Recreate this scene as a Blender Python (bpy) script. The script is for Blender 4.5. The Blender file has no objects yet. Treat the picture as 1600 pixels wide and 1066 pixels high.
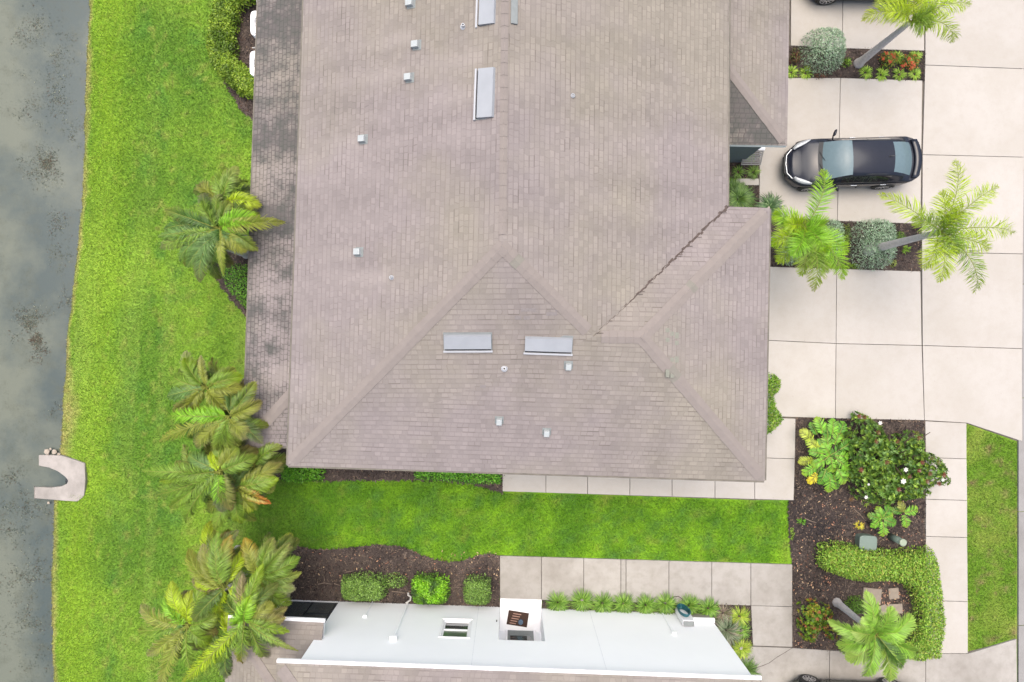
import bpy, math, random
import numpy as np
from mathutils import Vector, Matrix
random.seed(7); RNG = np.random.default_rng(7)
SC = bpy.context.scene
COL = SC.collection

# ------------------------------------------------------------------ camera, sky, sun, exposure
F = 1067.0; H = 24.0            # focal length in photo pixels (24 mm on 36 mm), drone height in metres
cd = bpy.data.cameras.new('drone_camera'); cam = bpy.data.objects.new('drone_camera', cd); COL.objects.link(cam)
cam.location = (0, 0, H); cd.sensor_width = 36; cd.lens = 36*F/1600; cd.clip_start = 0.1; cd.clip_end = 2000
SC.camera = cam
SUN_EL, SUN_AZ = math.radians(78), math.radians(352)      # azimuth clockwise from north (+Y)
w = bpy.data.worlds.new('World'); SC.world = w; w.use_nodes = True
nt = w.node_tree; bg = nt.nodes['Background']
sky = nt.nodes.new('ShaderNodeTexSky'); sky.sky_type = 'NISHITA'; sky.sun_disc = False
sky.sun_elevation = SUN_EL; sky.sun_rotation = SUN_AZ; sky.air_density = 1.0; sky.dust_density = 6.0; sky.ozone_density = 0.6
nt.links.new(sky.outputs[0], bg.inputs[0]); bg.inputs[1].default_value = 0.15
sd = bpy.data.lights.new('sun', 'SUN'); sun = bpy.data.objects.new('sun', sd); COL.objects.link(sun)
sd.energy = 1.5; sd.angle = math.radians(60); sd.color = (1.0, 0.95, 0.87)
d = Vector((math.sin(SUN_AZ)*math.cos(SUN_EL), math.cos(SUN_AZ)*math.cos(SUN_EL), math.sin(SUN_EL)))
sun.rotation_euler = d.to_track_quat('Z', 'Y').to_euler(); sun.location = d*60
SC.view_settings.view_transform = 'Standard'; SC.view_settings.look = 'None'
SC.view_settings.gamma = 1; SC.view_settings.use_curve_mapping = False
SC.view_settings.exposure = 0.92

# ------------------------------------------------------------------ helpers
def P(u, v, z=0.0):
    s = (H - z)/F
    return Vector(((u-800)*s, (533-v)*s, z))
def PX(pts, z=0.0): return [tuple(P(u, v, z)) for u, v in pts]
LF = 2.35
def C(r, g, b, k=1.0):
    f = lambda c: ((c/255+0.055)/1.055)**2.4 if c/255 > 0.04045 else c/255/12.92
    return tuple(min(0.9, f(c)/LF*k) for c in (r, g, b))
def tag(o, label=None, cat=None, group=None, kind=None):
    if label: o['label'] = label
    if cat: o['category'] = cat
    if group: o['group'] = group
    if kind: o['kind'] = kind
    return o
def empty(name, loc, label, cat, group=None, rz=0):
    o = bpy.data.objects.new(name, None); COL.objects.link(o); o.location = loc; o.rotation_euler.z = rz
    o.empty_display_size = 0.2
    return tag(o, label, cat, group)
def link(name, me, mats, parent=None, smooth=False):
    o = bpy.data.objects.new(name, me); COL.objects.link(o)
    for m in (mats if isinstance(mats, (list, tuple)) else [mats]): me.materials.append(m)
    if parent is not None:
        o.parent = parent
    if smooth: me.shade_smooth()
    return o
def mesh_np(name, V, Fq, n, cols=None):
    """V (N,3), Fq (M,n) all faces n-gons"""
    me = bpy.data.meshes.new(name); V = np.asarray(V, np.float32); Fq = np.asarray(Fq, np.int32)
    me.vertices.add(len(V)); me.vertices.foreach_set('co', V.ravel())
    me.loops.add(Fq.size); me.loops.foreach_set('vertex_index', Fq.ravel())
    me.polygons.add(len(Fq)); me.polygons.foreach_set('loop_start', np.arange(0, Fq.size, n, dtype=np.int32))
    me.update(calc_edges=True)
    if cols is not None:
        a = me.color_attributes.new('Col', 'FLOAT_COLOR', 'POINT')
        c4 = np.ones((len(V), 4), np.float32); c4[:, :3] = cols; a.data.foreach_set('color', c4.ravel())
    return me
class MB:
    """mesh collector"""
    def __init__(s): s.v = []; s.f = []; s.m = []; s.uv = []
    def add(s, vs, fs, mi=0, uv=None):
        b = len(s.v); s.v += [tuple(p) for p in vs]
        for f in fs: s.f.append([i+b for i in f]); s.m.append(mi); s.uv.append(uv)
    def box(s, x0, x1, y0, y1, z0, z1, mi=0, M=None):
        vs = [Vector((x, y, z)) for z in (z0, z1) for y in (y0, y1) for x in (x0, x1)]
        if M is not None: vs = [M @ p for p in vs]
        s.add(vs, [(0,2,3,1), (4,5,7,6), (0,1,5,4), (2,6,7,3), (0,4,6,2), (1,3,7,5)], mi)
    def prism(s, poly, z0, z1, mi=0, inset=0):
        n = len(poly); a = [(p[0], p[1], z0) for p in poly]; b = [(p[0], p[1], z1) for p in poly]
        s.add(a+b, [list(range(n))[::-1], list(range(n, 2*n))] + [(i, (i+1) % n, n+(i+1) % n, n+i) for i in range(n)], mi)
    def tube(s, pts, r, n=8, mi=0, cap=True):
        pts = [Vector(p) for p in pts]; rs = r if isinstance(r, (list, tuple)) else [r]*len(pts)
        vs = []; up = Vector((0, 0, 1))
        for i, p in enumerate(pts):
            t = (pts[min(i+1, len(pts)-1)] - pts[max(i-1, 0)]).normalized()
            a = t.cross(up)
            if a.length < 1e-3: a = t.cross(Vector((1, 0, 0)))
            a.normalize(); b = t.cross(a)
            vs += [p + (a*math.cos(2*math.pi*k/n) + b*math.sin(2*math.pi*k/n))*rs[i] for k in range(n)]
        fs = [(i*n+k, i*n+(k+1) % n, (i+1)*n+(k+1) % n, (i+1)*n+k) for i in range(len(pts)-1) for k in range(n)]
        if cap: fs += [list(range(n))[::-1], [(len(pts)-1)*n+k for k in range(n)]]
        s.add(vs, fs, mi)
    def build(s, name, mats, parent=None, smooth=False, bevel=0):
        me = bpy.data.meshes.new(name); me.from_pydata(s.v, [], s.f)
        o = link(name, me, mats, parent, smooth)
        me.polygons.foreach_set('material_index', s.m)
        if bevel:
            b = o.modifiers.new('bevel', 'BEVEL'); b.width = bevel; b.segments = 2; b.limit_method = 'ANGLE'
        me.validate(); me.update(); return o
def inset_poly(poly, d):
    """inset a convex polygon (either winding)"""
    n = len(poly); ar = sum(poly[i][0]*poly[(i+1) % n][1]-poly[(i+1) % n][0]*poly[i][1] for i in range(n))
    sg = 1 if ar > 0 else -1; L = []
    for i in range(n):
        a = Vector(poly[i][:2]); b = Vector(poly[(i+1) % n][:2]); t = (b-a).normalized()
        nn = Vector((-t.y, t.x))*sg; L.append((a+nn*d, t))
    out = []
    for i in range(n):
        p, t = L[i-1]; q, r = L[i]; den = t.x*r.y-t.y*r.x
        if abs(den) < 1e-4: out.append((q.x, q.y)); continue
        k = ((q.x-p.x)*r.y-(q.y-p.y)*r.x)/den; out.append((p.x+t.x*k, p.y+t.y*k))
    return out
def in_poly(x, y, poly):
    x = np.asarray(x); y = np.asarray(y); r = np.zeros(x.shape, bool); n = len(poly)
    for i in range(n):
        x0, y0 = poly[i][:2]; x1, y1 = poly[(i+1) % n][:2]
        if y0 == y1: continue
        c = ((y0 > y) != (y1 > y)) & (x < (x1-x0)*(y-y0)/(y1-y0)+x0); r ^= c
    return r
def edge_dist(x, y, poly):
    dmin = np.full(np.asarray(x).shape, 1e9); n = len(poly)
    for i in range(n):
        ax, ay = poly[i][:2]; bx, by = poly[(i+1) % n][:2]; dx, dy = bx-ax, by-ay; L = dx*dx+dy*dy+1e-12
        t = np.clip(((x-ax)*dx+(y-ay)*dy)/L, 0, 1); dmin = np.minimum(dmin, np.hypot(x-ax-t*dx, y-ay-t*dy))
    return dmin
_tab = RNG.random((256, 256))
def vnoise(x, y):
    xi = np.floor(x).astype(int); yi = np.floor(y).astype(int); fx = x-xi; fy = y-yi
    fx = fx*fx*(3-2*fx); fy = fy*fy*(3-2*fy); g = lambda a, b: _tab[a % 256, b % 256]
    return (g(xi, yi)*(1-fx)+g(xi+1, yi)*fx)*(1-fy)+(g(xi, yi+1)*(1-fx)+g(xi+1, yi+1)*fx)*fy
def fbm(x, y, o=4):
    r = 0; a = 0.5; t = 0
    for k in range(o): r = r+a*vnoise(x*2**k+17.3*k, y*2**k+5.1*k); t += a; a *= 0.55
    return r/t
def mixc(a, b, t):
    t = np.clip(t, 0, 1)[..., None]; return np.asarray(a)*(1-t)+np.asarray(b)*t

# ------------------------------------------------------------------ materials
class NT:
    def __init__(s, name):
        s.m = bpy.data.materials.new(name); s.m.use_nodes = True; s.t = s.m.node_tree; s.n = s.t.nodes; s.b = s.n['Principled BSDF']
    def new(s, typ, **kw):
        o = s.n.new('ShaderNode'+typ)
        for k, v in kw.items(): setattr(o, k, v)
        return o
    def val(s, sock, x):
        if hasattr(x, 'links') or isinstance(x, bpy.types.NodeSocket): s.t.links.new(x, sock)
        else: sock.default_value = x
    def math(s, op, a, b=0.0, c=None):
        o = s.new('Math', operation=op); s.val(o.inputs[0], a); s.val(o.inputs[1], b)
        if c is not None: s.val(o.inputs[2], c)
        return o.outputs[0]
    def noise(s, vec, scale, detail=4, rough=0.55):
        o = s.new('TexNoise'); s.val(o.inputs['Vector'], vec); o.inputs['Scale'].default_value = scale
        o.inputs['Detail'].default_value = detail; o.inputs['Roughness'].default_value = rough; return o.outputs[0]
    def mix(s, f, a, b, mode='MIX'):
        o = s.new('Mix', data_type='RGBA', blend_type=mode); s.val(o.inputs[0], f)
        s.val(o.inputs[6], (*a, 1) if isinstance(a, tuple) else a); s.val(o.inputs[7], (*b, 1) if isinstance(b, tuple) else b)
        return o.outputs[2]
    def rng(s, x, a, b, c=0.0, d=1.0):
        o = s.new('MapRange'); s.val(o.inputs[0], x)
        for i, k in enumerate((a, b, c, d)): o.inputs[i+1].default_value = k
        return o.outputs[0]
    def bump(s, h, strength, dist=0.01):
        o = s.new('Bump'); o.inputs['Strength'].default_value = strength; o.inputs['Distance'].default_value = dist
        s.val(o.inputs['Height'], h); s.val(s.b.inputs['Normal'], o.outputs[0])
    def pos(s): return s.new('NewGeometry').outputs['Position']
def simple(name, col, rough=0.6, metal=0, var=0.12, scale=8, coat=0, bump=0.0, spec=0.5):
    t = NT(name); p = t.new('TexCoord').outputs['Object']; n = t.noise(p, scale)
    dk = tuple(c*(1-var) for c in col); lt = tuple(min(1, c*(1+var)) for c in col)
    t.val(t.b.inputs['Base Color'], t.mix(t.rng(n, .3, .7), dk, lt)); t.b.inputs['Roughness'].default_value = rough
    t.b.inputs['Metallic'].default_value = metal; t.b.inputs['Coat Weight'].default_value = coat
    t.b.inputs['Specular IOR Level'].default_value = spec; t.b.inputs['Coat Roughness'].default_value = 0.03
    if bump: t.bump(t.noise(p, scale*6), bump)
    return t.m
def concrete(name, base, dirt, amount, streak=0.0):
    t = NT(name); p = t.pos()
    isl = t.new('NewGeometry').outputs['Random Per Island']
    n1 = t.noise(p, 0.55, 5, 0.6); n2 = t.noise(p, 3.2, 6, 0.65); n3 = t.noise(p, 60, 3, 0.7)
    f = t.math('MULTIPLY', t.rng(n1, .42, .78), amount); c = t.mix(f, base, dirt)
    c = t.mix(t.math('MULTIPLY', t.rng(n2, .45, .75), amount*.55), c, dirt)
    k = t.math('MULTIPLY', t.rng(n3, .25, .75, .93, 1.06), t.rng(isl, 0, 1, .93, 1.04))
    cc = t.new('CombineColor'); [t.val(cc.inputs[i], k) for i in range(3)]
    c = t.mix(1.0, c, cc.outputs[0], 'MULTIPLY')
    # tiny dark spots
    n4 = t.noise(p, 9, 2, .5); c = t.mix(t.rng(n4, .74, .80, 0, .35), c, tuple(x*.45 for x in dirt))
    t.val(t.b.inputs['Base Color'], c); t.b.inputs['Roughness'].default_value = 0.85; t.bump(n3, 0.25, 0.004)
    return t.m
def leafmat(name, trans=0.25, rough=0.45):
    t = NT(name); a = t.new('Attribute', attribute_name='Col').outputs['Color']
    t.val(t.b.inputs['Base Color'], a); t.b.inputs['Roughness'].default_value = rough
    t.b.inputs['Specular IOR Level'].default_value = 0.35
    tr = t.new('BsdfTranslucent'); t.val(tr.inputs[0], a); mx = t.new('MixShader'); mx.inputs[0].default_value = trans
    out = t.n['Material Output']; t.t.links.new(t.b.outputs[0], mx.inputs[1]); t.t.links.new(tr.outputs[0], mx.inputs[2]); t.t.links.new(mx.outputs[0], out.inputs[0])
    return t.m
def shingle(name, stained=0.0):
    t = NT(name); uv = t.new('UVMap').outputs[0]; sp = t.new('SeparateXYZ'); t.val(sp.inputs[0], uv)
    U, V = sp.outputs[0], sp.outputs[1]; p = t.pos()
    wob = t.noise(uv, 2.6, 2); U = t.math('ADD', U, t.math('MULTIPLY', wob, .2))
    vr = t.math('DIVIDE', V, 0.142); row = t.math('FLOOR', vr); fv = t.math('FRACT', vr)
    wn = t.new('TexWhiteNoise', noise_dimensions='1D'); t.val(wn.inputs['W'], row)
    ur = t.math('ADD', t.math('DIVIDE', U, 0.165), t.math('MULTIPLY', wn.outputs[0], 9.7)); cell = t.math('FLOOR', ur); fu = t.math('FRACT', ur)
    def cellnoise(a, b):
        cb = t.new('CombineXYZ'); t.val(cb.inputs[0], a); t.val(cb.inputs[1], b)
        w2 = t.new('TexWhiteNoise', noise_dimensions='2D'); t.val(w2.inputs['Vector'], cb.outputs[0]); return w2
    cn = cellnoise(cell, row); cn2 = cellnoise(t.math('FLOOR', t.math('MULTIPLY', ur, .5)), row)
    big = t.noise(p, .16, 4, .6); mid = t.noise(p, .7, 4, .6); fine = t.noise(p, 45, 2, .7)
    c = t.mix(t.rng(big, .42, .60), C(183, 173, 171), C(185, 177, 164))
    tone = t.math('ADD', t.rng(cn.outputs[0], 0, 1, .90, 1.055), t.math('ADD', t.rng(cn2.outputs[0], 0, 1, -.04, .03), t.math('ADD', t.rng(mid, .3, .7, -.05, .045), t.rng(fine, .2, .8, -.07, .07))))
    # streaks down the slope
    mp = t.new('Mapping'); t.val(mp.inputs[0], uv); mp.inputs['Scale'].default_value = (1.1, .12, 1)
    tone = t.math('ADD', tone, t.rng(t.noise(mp.outputs[0], 1.0, 4), .3, .7, -.085, .075))
    cc = t.new('CombineColor'); [t.val(cc.inputs[i], tone) for i in range(3)]; c = t.mix(1.0, c, cc.outputs[0], 'MULTIPLY')
    if not stained:      # paler strips washed clean by run-off below the metal vents
        sx = t.new('SeparateXYZ'); t.val(sx.inputs[0], p); tot = None; wv_ = t.math('MULTIPLY', t.math('SUBTRACT', t.noise(p, 2.2, 3), .5), .35)
        for u, v, ln_ in ((651, 71, 3.2), (640, 122, 2.6), (568, 218, 1.9), (561, 394, 1.8), (612, 434, 2.4), (761, 120, 2.2), (761, 170, 2.0)):
            q = P(u, v, 5.4); dy = t.math('ABSOLUTE', t.math('SUBTRACT', t.math('ADD', sx.outputs[1], wv_), q.y)); dx = t.math('SUBTRACT', q.x, sx.outputs[0])
            f_ = t.math('MULTIPLY', t.rng(dy, .06, .30, 1, 0), t.math('MULTIPLY', t.rng(dx, 0, .1, 0, 1), t.rng(dx, .2, ln_, 1, 0))); tot = f_ if tot is None else t.math('MAXIMUM', tot, f_)
        c = t.mix(t.math('MULTIPLY', tot, .42), c, C(208, 198, 192))
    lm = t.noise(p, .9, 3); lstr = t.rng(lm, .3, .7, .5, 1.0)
    hl = t.math('MULTIPLY', t.rng(fv, .04, .26, 1, 0), t.math('ADD', t.rng(cn.outputs[0], .1, .9, .12, .8), t.rng(cn2.outputs[0], .86, .9, 0, .9)))  # shadow line at each course's butt edge, painted into the colour
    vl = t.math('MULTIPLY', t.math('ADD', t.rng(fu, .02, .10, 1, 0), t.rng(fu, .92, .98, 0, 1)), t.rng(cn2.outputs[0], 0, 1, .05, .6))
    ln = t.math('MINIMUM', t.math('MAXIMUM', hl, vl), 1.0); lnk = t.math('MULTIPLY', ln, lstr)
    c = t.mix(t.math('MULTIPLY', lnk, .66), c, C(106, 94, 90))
    if stained:
        mp2 = t.new('Mapping'); t.val(mp2.inputs[0], uv); mp2.inputs['Scale'].default_value = (.34, .14, 1); mp2.inputs['Location'].default_value = (3.1, 0, 0)
        st = t.noise(mp2.outputs[0], 1.15, 5, .55); st2 = t.noise(p, 3.2, 3, .6)
        smn = t.math('ADD', st, t.math('MULTIPLY', t.math('SUBTRACT', st2, .5), .28))
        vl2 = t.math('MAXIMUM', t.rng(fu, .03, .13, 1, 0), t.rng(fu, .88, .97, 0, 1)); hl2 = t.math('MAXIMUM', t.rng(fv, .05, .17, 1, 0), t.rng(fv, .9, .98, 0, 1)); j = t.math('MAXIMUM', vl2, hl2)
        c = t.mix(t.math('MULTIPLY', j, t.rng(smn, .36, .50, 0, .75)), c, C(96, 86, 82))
        sc = t.math('ADD', smn, t.rng(cn.outputs[0], 0, 1, -.025, .025))
        c = t.mix(t.rng(sc, .42, .55, 0, .85), c, t.mix(t.rng(st2, .4, .6), C(118, 114, 113), C(106, 108, 104)))
    t.val(t.b.inputs['Base Color'], c); t.b.inputs['Roughness'].default_value = 0.9; t.b.inputs['Specular IOR Level'].default_value = .25
    hgt = t.math('ADD', t.math('SUBTRACT', 1.0, fv), t.math('MULTIPLY', cn.outputs[0], .4)); t.bump(t.math('SUBTRACT', hgt, t.math('MULTIPLY', vl, .5)), .45, .012)
    return t.m
M = {}
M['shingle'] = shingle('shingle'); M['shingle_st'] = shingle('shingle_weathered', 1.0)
M['cap'] = simple('cap_shingle', C(179, 169, 163), .9, var=.05, scale=5, bump=.3, spec=.25)
M['cap2'] = simple('cap_shingle_grey', C(170, 166, 156), .9, var=.06, scale=5, bump=.3, spec=.25)
M['driptrim'] = simple('drip_edge', C(150, 138, 130), .7)
M['white'] = simple('white_paint', (.80, .80, .82), .6, var=.03, scale=1.5)
M['stucco'] = simple('white_stucco', (.86, .875, .89), .85, var=.02, scale=.6, bump=.12)
M['bluewall'] = simple('blue_grey_stucco', C(128, 140, 150), .85, var=.06)
M['darkjoint'] = simple('dark_gap', C(60, 58, 60), .8)
M['ventmetal'] = simple('pale_metal', C(196, 202, 209), .4, metal=.1, var=.05, scale=3)
M['ventlip'] = simple('white_metal', C(232, 236, 242), .4, var=.03)
M['grille'] = simple('grey_grille', C(110, 108, 100), .7)
M['lead'] = simple('lead_flashing', C(168, 176, 176), .5, var=.08)
M['hood'] = simple('galvanised_hood', C(226, 234, 234), .35, var=.05)
M['conc'] = concrete('concrete', C(233, 227, 219), C(208, 200, 184), .5)
M['conc2'] = concrete('concrete_weathered', C(214, 209, 201), C(158, 150, 138), .75)
M['kerbc'] = concrete('gutter_concrete', C(188, 186, 184), C(150, 146, 142), .6)
M['asphalt'] = simple('asphalt', C(120, 120, 122), .9, var=.15, scale=30)
M['joint'] = simple('joint_filler', C(132, 124, 114), .95, var=.3, scale=5)
M['soil'] = simple('soil', C(104, 92, 82), .95, var=.3, scale=6, bump=.4)
M['leaf'] = leafmat('leaf'); M['leafd'] = leafmat('leaf_glossy', .12, .35); M['blade'] = leafmat('grass_blade', .3, .6)
M['frond'] = leafmat('palm_leaflet', .3, .45)
M['bark'] = simple('palm_bark', C(222, 216, 212, 1.5), .9, var=.15, scale=14, bump=.4)
M['twig'] = simple('twig', C(120, 100, 84), .9)
M['black'] = simple('car_black', (.012, .014, .022), .15, coat=0, spec=.36, var=.05)
M['darkgrey'] = simple('car_graphite', (.05, .056, .058), .25, coat=0, spec=.36, var=.05)
M['darkgreen'] = simple('car_green_black', (.02, .028, .026), .15, coat=0, spec=.36, var=.05)
M['tyre'] = simple('tyre_rubber', (.018, .018, .018), .85)
M['alloy'] = simple('alloy', (.5, .5, .52), .3, metal=.7)
M['plastic'] = simple('black_plastic', (.012, .013, .014), .5)
M['chrome'] = simple('chrome', (.42, .44, .46), .25, metal=.8)
M['lens'] = simple('headlight_lens', (.34, .36, .38), .15)
M['glass'] = simple('car_glass', (.10, .145, .165), .2, spec=.22, var=.05)
M['sideglass'] = simple('car_side_glass', (.012, .014, .017), .05, coat=1)
M['red'] = simple('tail_lens', (.25, .01, .01), .1, coat=1)
M['utility'] = simple('utility_green', C(142, 164, 152), .55, var=.05)
M['utility2'] = simple('utility_pale_green', C(190, 206, 178), .5, var=.05)
M['teal'] = simple('teal_hose', C(40, 128, 142), .4, var=.1)
M['hose'] = simple('dark_hose', C(90, 78, 70), .5)
M['pvc'] = simple('white_pvc', C(236, 234, 230), .4, var=.04)
M['paver'] = simple('paver', C(184, 170, 154), .9, var=.1, bump=.4)
M['rock'] = simple('pale_rock', C(222, 208, 190), .9, var=.15, bump=.4)
def windowglass():
    t = NT('window_glass'); t.b.inputs['Base Color'].default_value = (*C(92, 104, 106), 1); t.b.inputs['Roughness'].default_value = .04
    n = t.noise(t.new('TexCoord').outputs['Object'], 1.6, 2); t.val(t.b.inputs['Base Color'], t.mix(t.rng(n, .4, .6), C(80, 90, 92), C(112, 124, 124))); t.b.inputs['Coat Weight'].default_value = .5
    return t.m
M['wglass'] = windowglass()
M['wgreen'] = simple('green_reflection_glass', C(108, 142, 108), .3, var=.2, scale=12, coat=.5)  # upper sash: green reflection painted in as the glass colour
M['lanai'] = simple('lanai_glass', C(96, 104, 106), .06, var=.3, scale=1.6, coat=.4)
M['bronze'] = simple('bronze_frame', C(44, 50, 56), .5)
def vcol(name, rough=.95, bump=0):
    t = NT(name); a = t.new('Attribute', attribute_name='Col').outputs['Color']; p = t.pos(); n = t.noise(p, 26, 4, .7)
    k = t.rng(n, .3, .7, .75, 1.2); cc = t.new('CombineColor'); [t.val(cc.inputs[i], k) for i in range(3)]
    t.val(t.b.inputs['Base Color'], t.mix(1.0, a, cc.outputs[0], 'MULTIPLY')); t.b.inputs['Roughness'].default_value = rough; t.b.inputs['Specular IOR Level'].default_value = .2
    if bump: t.bump(n, bump, .02)
    return t.m
M['ground'] = vcol('turf', bump=.6); M['mulch'] = vcol('mulch', bump=.6)
def water():
    t = NT('murky_water'); p = t.pos(); n1 = t.noise(p, .26, 6, .62); n2 = t.noise(p, 1.7, 5, .65); n3 = t.noise(p, 14, 4, .7)
    sx = t.new('SeparateXYZ'); t.val(sx.inputs[0], p)
    f = t.math('ADD', t.rng(sx.outputs[0], -18.8, -15.4, 0, .95), t.math('MULTIPLY', t.math('SUBTRACT', n1, .5), 3.4))
    c = t.mix(t.rng(f, .1, .85), C(140, 146, 130), C(100, 113, 110))
    c = t.mix(t.rng(n2, .50, .72, 0, .45), c, C(112, 116, 98)); c = t.mix(t.math('MULTIPLY', t.rng(n3, .52, .72, 0, .5), t.rng(n2, .40, .62)), c, C(92, 98, 82))
    t.val(t.b.inputs['Base Color'], c); t.b.inputs['Roughness'].default_value = .18; t.b.inputs['Specular IOR Level'].default_value = .35; t.bump(t.noise(p, 3, 3), .05, .02)
    return t.m
M['water'] = water()

# ------------------------------------------------------------------ ground, lake, lawn
WZ = -0.45; GZ = -0.06
_bl = [(152, -700), (140, 0), (134, 130), (131, 250), (126, 340), (116, 440), (106, 520), (101, 600), (95, 690), (93, 716), (94, 722), (106, 738), (107, 752), (100, 764), (84, 770), (84, 800), (81, 900), (82, 1000), (84, 1066), (86, 1800)]
_bx = np.array([float(P(u, v, WZ).x) for u, v in _bl]); _by = np.array([float(P(u, v, WZ).y) for u, v in _bl])
def bank(y): return np.interp(y, _by[::-1], _bx[::-1]) + .05*(vnoise(np.asarray(y)*2.3, np.asarray(y)*0+3)-.5) + .04*(vnoise(np.asarray(y)*7.3, np.asarray(y)*0+9)-.5)
def ground_z(x, y):
    t = (x-bank(y)); z = np.where(t > 1.4, GZ, 0); s = np.clip(t/1.4, 0, 1); zz = WZ+(GZ-WZ)*(s**.8)
    return np.where(t < 0, np.maximum(WZ+t*.8, -1.6), np.where(t > 1.4, GZ, zz))
def lawn_col(x, y):
    n1 = fbm(x*.55+3, y*.4+1); n2 = fbm(x*1.7+9, y*1.3+4); n3 = fbm(x*5+2, y*4+8, 3); t = x-bank(y)
    a = mixc(C(104, 146, 48), C(138, 176, 58), (n1-.32)*2.6)
    a = mixc(a, C(92, 142, 56), (n2-.55)*3.0); a = mixc(a, C(158, 168, 84), (n3-.60)*3.2)
    a = mixc(a, C(148, 184, 46), np.exp(-((t-.9)/1.0)**2)*.6)
    # mowing streaks along the shore
    st = vnoise(t*2.2+40, y*.07); a = mixc(a, C(150, 178, 82), (st-.62)*1.4)
    m = np.clip((x+9.6+1.6*(n2-.5))/2.4, 0, 1)*np.where((x < 10) & (y < -4.5), 1.0, 0.0)
    g = mixc(C(84, 130, 28), C(122, 168, 36), (n2-.3)*2.4); g = mixc(g, C(88, 132, 52), (n3-.5)*3); g = mixc(g, C(134, 152, 60), (fbm(x*3+31, y*3+7)-.6)*3); g = mixc(g, C(66, 112, 34), np.clip((-4.6-x)/3.2, 0, 1)*.45)  # last mix paints the palms' shade over the left end of this strip
    a = a*(1-m[..., None])+g*m[..., None]
    rt = (x > 15); g2 = mixc(C(104, 142, 40), C(138, 158, 66), (n2-.35)*2.5); g2 = mixc(g2, C(146, 130, 92), (n3-.60)*4.2)
    a = np.where(rt[..., None], g2, a)
    dry = np.clip(1-t/(.10+.42*fbm(y*1.3, y*0+6)**1.3+.5*np.clip(np.exp(-((y+2.6)/1.5)**2), 0, 1)), 0, 1)
    a = mixc(a, C(186, 176, 112), np.clip(dry*1.6, 0, 1)*np.clip(.35+n3, 0, 1)*.8)
    a = mixc(a, C(94, 90, 68), (t < 0.03)*.7)
    return np.clip(a*(1.68+.14*m)[..., None], 0, .8)
def axis(a, b, step, far): return np.concatenate([-np.geomspace(-a+1, far, 14)[::-1]+1-0, np.arange(a+step, b, step), np.geomspace(b, far, 14)])
xs = np.unique(np.concatenate([-np.geomspace(19.2, 400, 14), np.arange(-19, -12, .09), np.arange(-12, 19, .3), np.geomspace(19.2, 400, 14)]))
ys = np.unique(np.concatenate([-np.geomspace(22.2, 400, 14), np.arange(-22, -13, .4), np.arange(-13, 13, .16), np.arange(13, 22, .4), np.geomspace(22.2, 400, 14)]))
X, Y = np.meshgrid(xs, ys); Z = ground_z(X, Y); nx, ny = len(xs), len(ys)
I = np.arange(nx*ny).reshape(ny, nx); Fq = np.stack([I[:-1, :-1], I[:-1, 1:], I[1:, 1:], I[1:, :-1]], -1).reshape(-1, 4)
me = mesh_np('ground', np.stack([X, Y, Z], -1).reshape(-1, 3), Fq, 4, (lawn_col(X, Y)*np.where((np.abs(Y) > 14) | (X > 19), .66, .98)[..., None]).reshape(-1, 3))
tag(link('ground', me, M['ground'], smooth=True), 'flat green turf ground sloping down to the lake', 'ground', kind='structure')
mb = MB(); nseg = 60; yy = np.linspace(-120, 120, nseg)
mb.add([(-400, y, WZ) for y in yy]+[(-12.5, y, WZ) for y in yy], [(i, i+nseg, i+nseg+1, i+1) for i in range(nseg-1)])
tag(mb.build('water', M['water']), 'murky grey-green lake water along the left side', 'lake', kind='structure')

def blades(name, polys, dens, ln, wd, colf, label, jitter=.30):
    Vs = []; Cs = []
    for poly in polys:
        xs_ = [p[0] for p in poly]; ys_ = [p[1] for p in poly]
        n = int((max(xs_)-min(xs_))*(max(ys_)-min(ys_))*dens); x = RNG.uniform(min(xs_), max(xs_), n); y = RNG.uniform(min(ys_), max(ys_), n)
        k = in_poly(x, y, poly) & (x > bank(y)+.01); x, y = x[k], y[k]; n = len(x)
        z = ground_z(x, y); a = RNG.uniform(0, 2*math.pi, n); tilt = RNG.uniform(.15, 1.25, n); L = ln*RNG.uniform(.6, 1.35, n); W = wd*RNG.uniform(.6, 1.4, n)
        dx, dy = np.cos(a)*np.sin(tilt)*L, np.sin(a)*np.sin(tilt)*L; b = a+RNG.uniform(1.0, 2.1, n)
        p0 = np.stack([x-np.cos(b)*W/2, y-np.sin(b)*W/2, z], -1); p1 = np.stack([x+np.cos(b)*W/2, y+np.sin(b)*W/2, z], -1); p2 = np.stack([x+dx, y+dy, z+np.cos(tilt)*L], -1)
        c = colf(x, y)*(1+jitter*RNG.standard_normal(n)[:, None])*(1+.06*RNG.standard_normal((n, 3)))
        Vs.append(np.stack([p0, p1, p2], 1).reshape(-1, 3)); Cs.append(np.repeat(np.clip(c, .004, .9), 3, 0))
    V = np.concatenate(Vs); c = np.concatenate(Cs); me = mesh_np(name, V, np.arange(len(V)).reshape(-1, 3), 3, c)
    return tag(link(name, me, M['blade']), label, 'grass', kind='stuff')
bed_edge = [(440, 846), (455, 850), (487, 859), (520, 859), (555, 855), (590, 852), (620, 854), (640, 859), (655, 867), (678, 875), (700, 879), (725, 876), (745, 869), (760, 866), (781, 868)]
lawnL = PX([(60, -90), (348, -90), (333, 30), (330, 78), (344, 122), (385, 178), (410, 220), (410, 742), (505, 750), (560, 751), (640, 751), (700, 754), (740, 756), (786, 771), (1238, 785), (1231, 845), (1232, 880), (781, 868)]+bed_edge[::-1]+[(440, 1160), (60, 1160)], 0)
culv_px = [(60, 712), (95, 713), (132, 725), (133, 775), (122, 784), (54, 778)]
blades('grass', [lawnL], 1900, .068, .016, lawn_col, 'mown green lawn between the lake and the houses')
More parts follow.
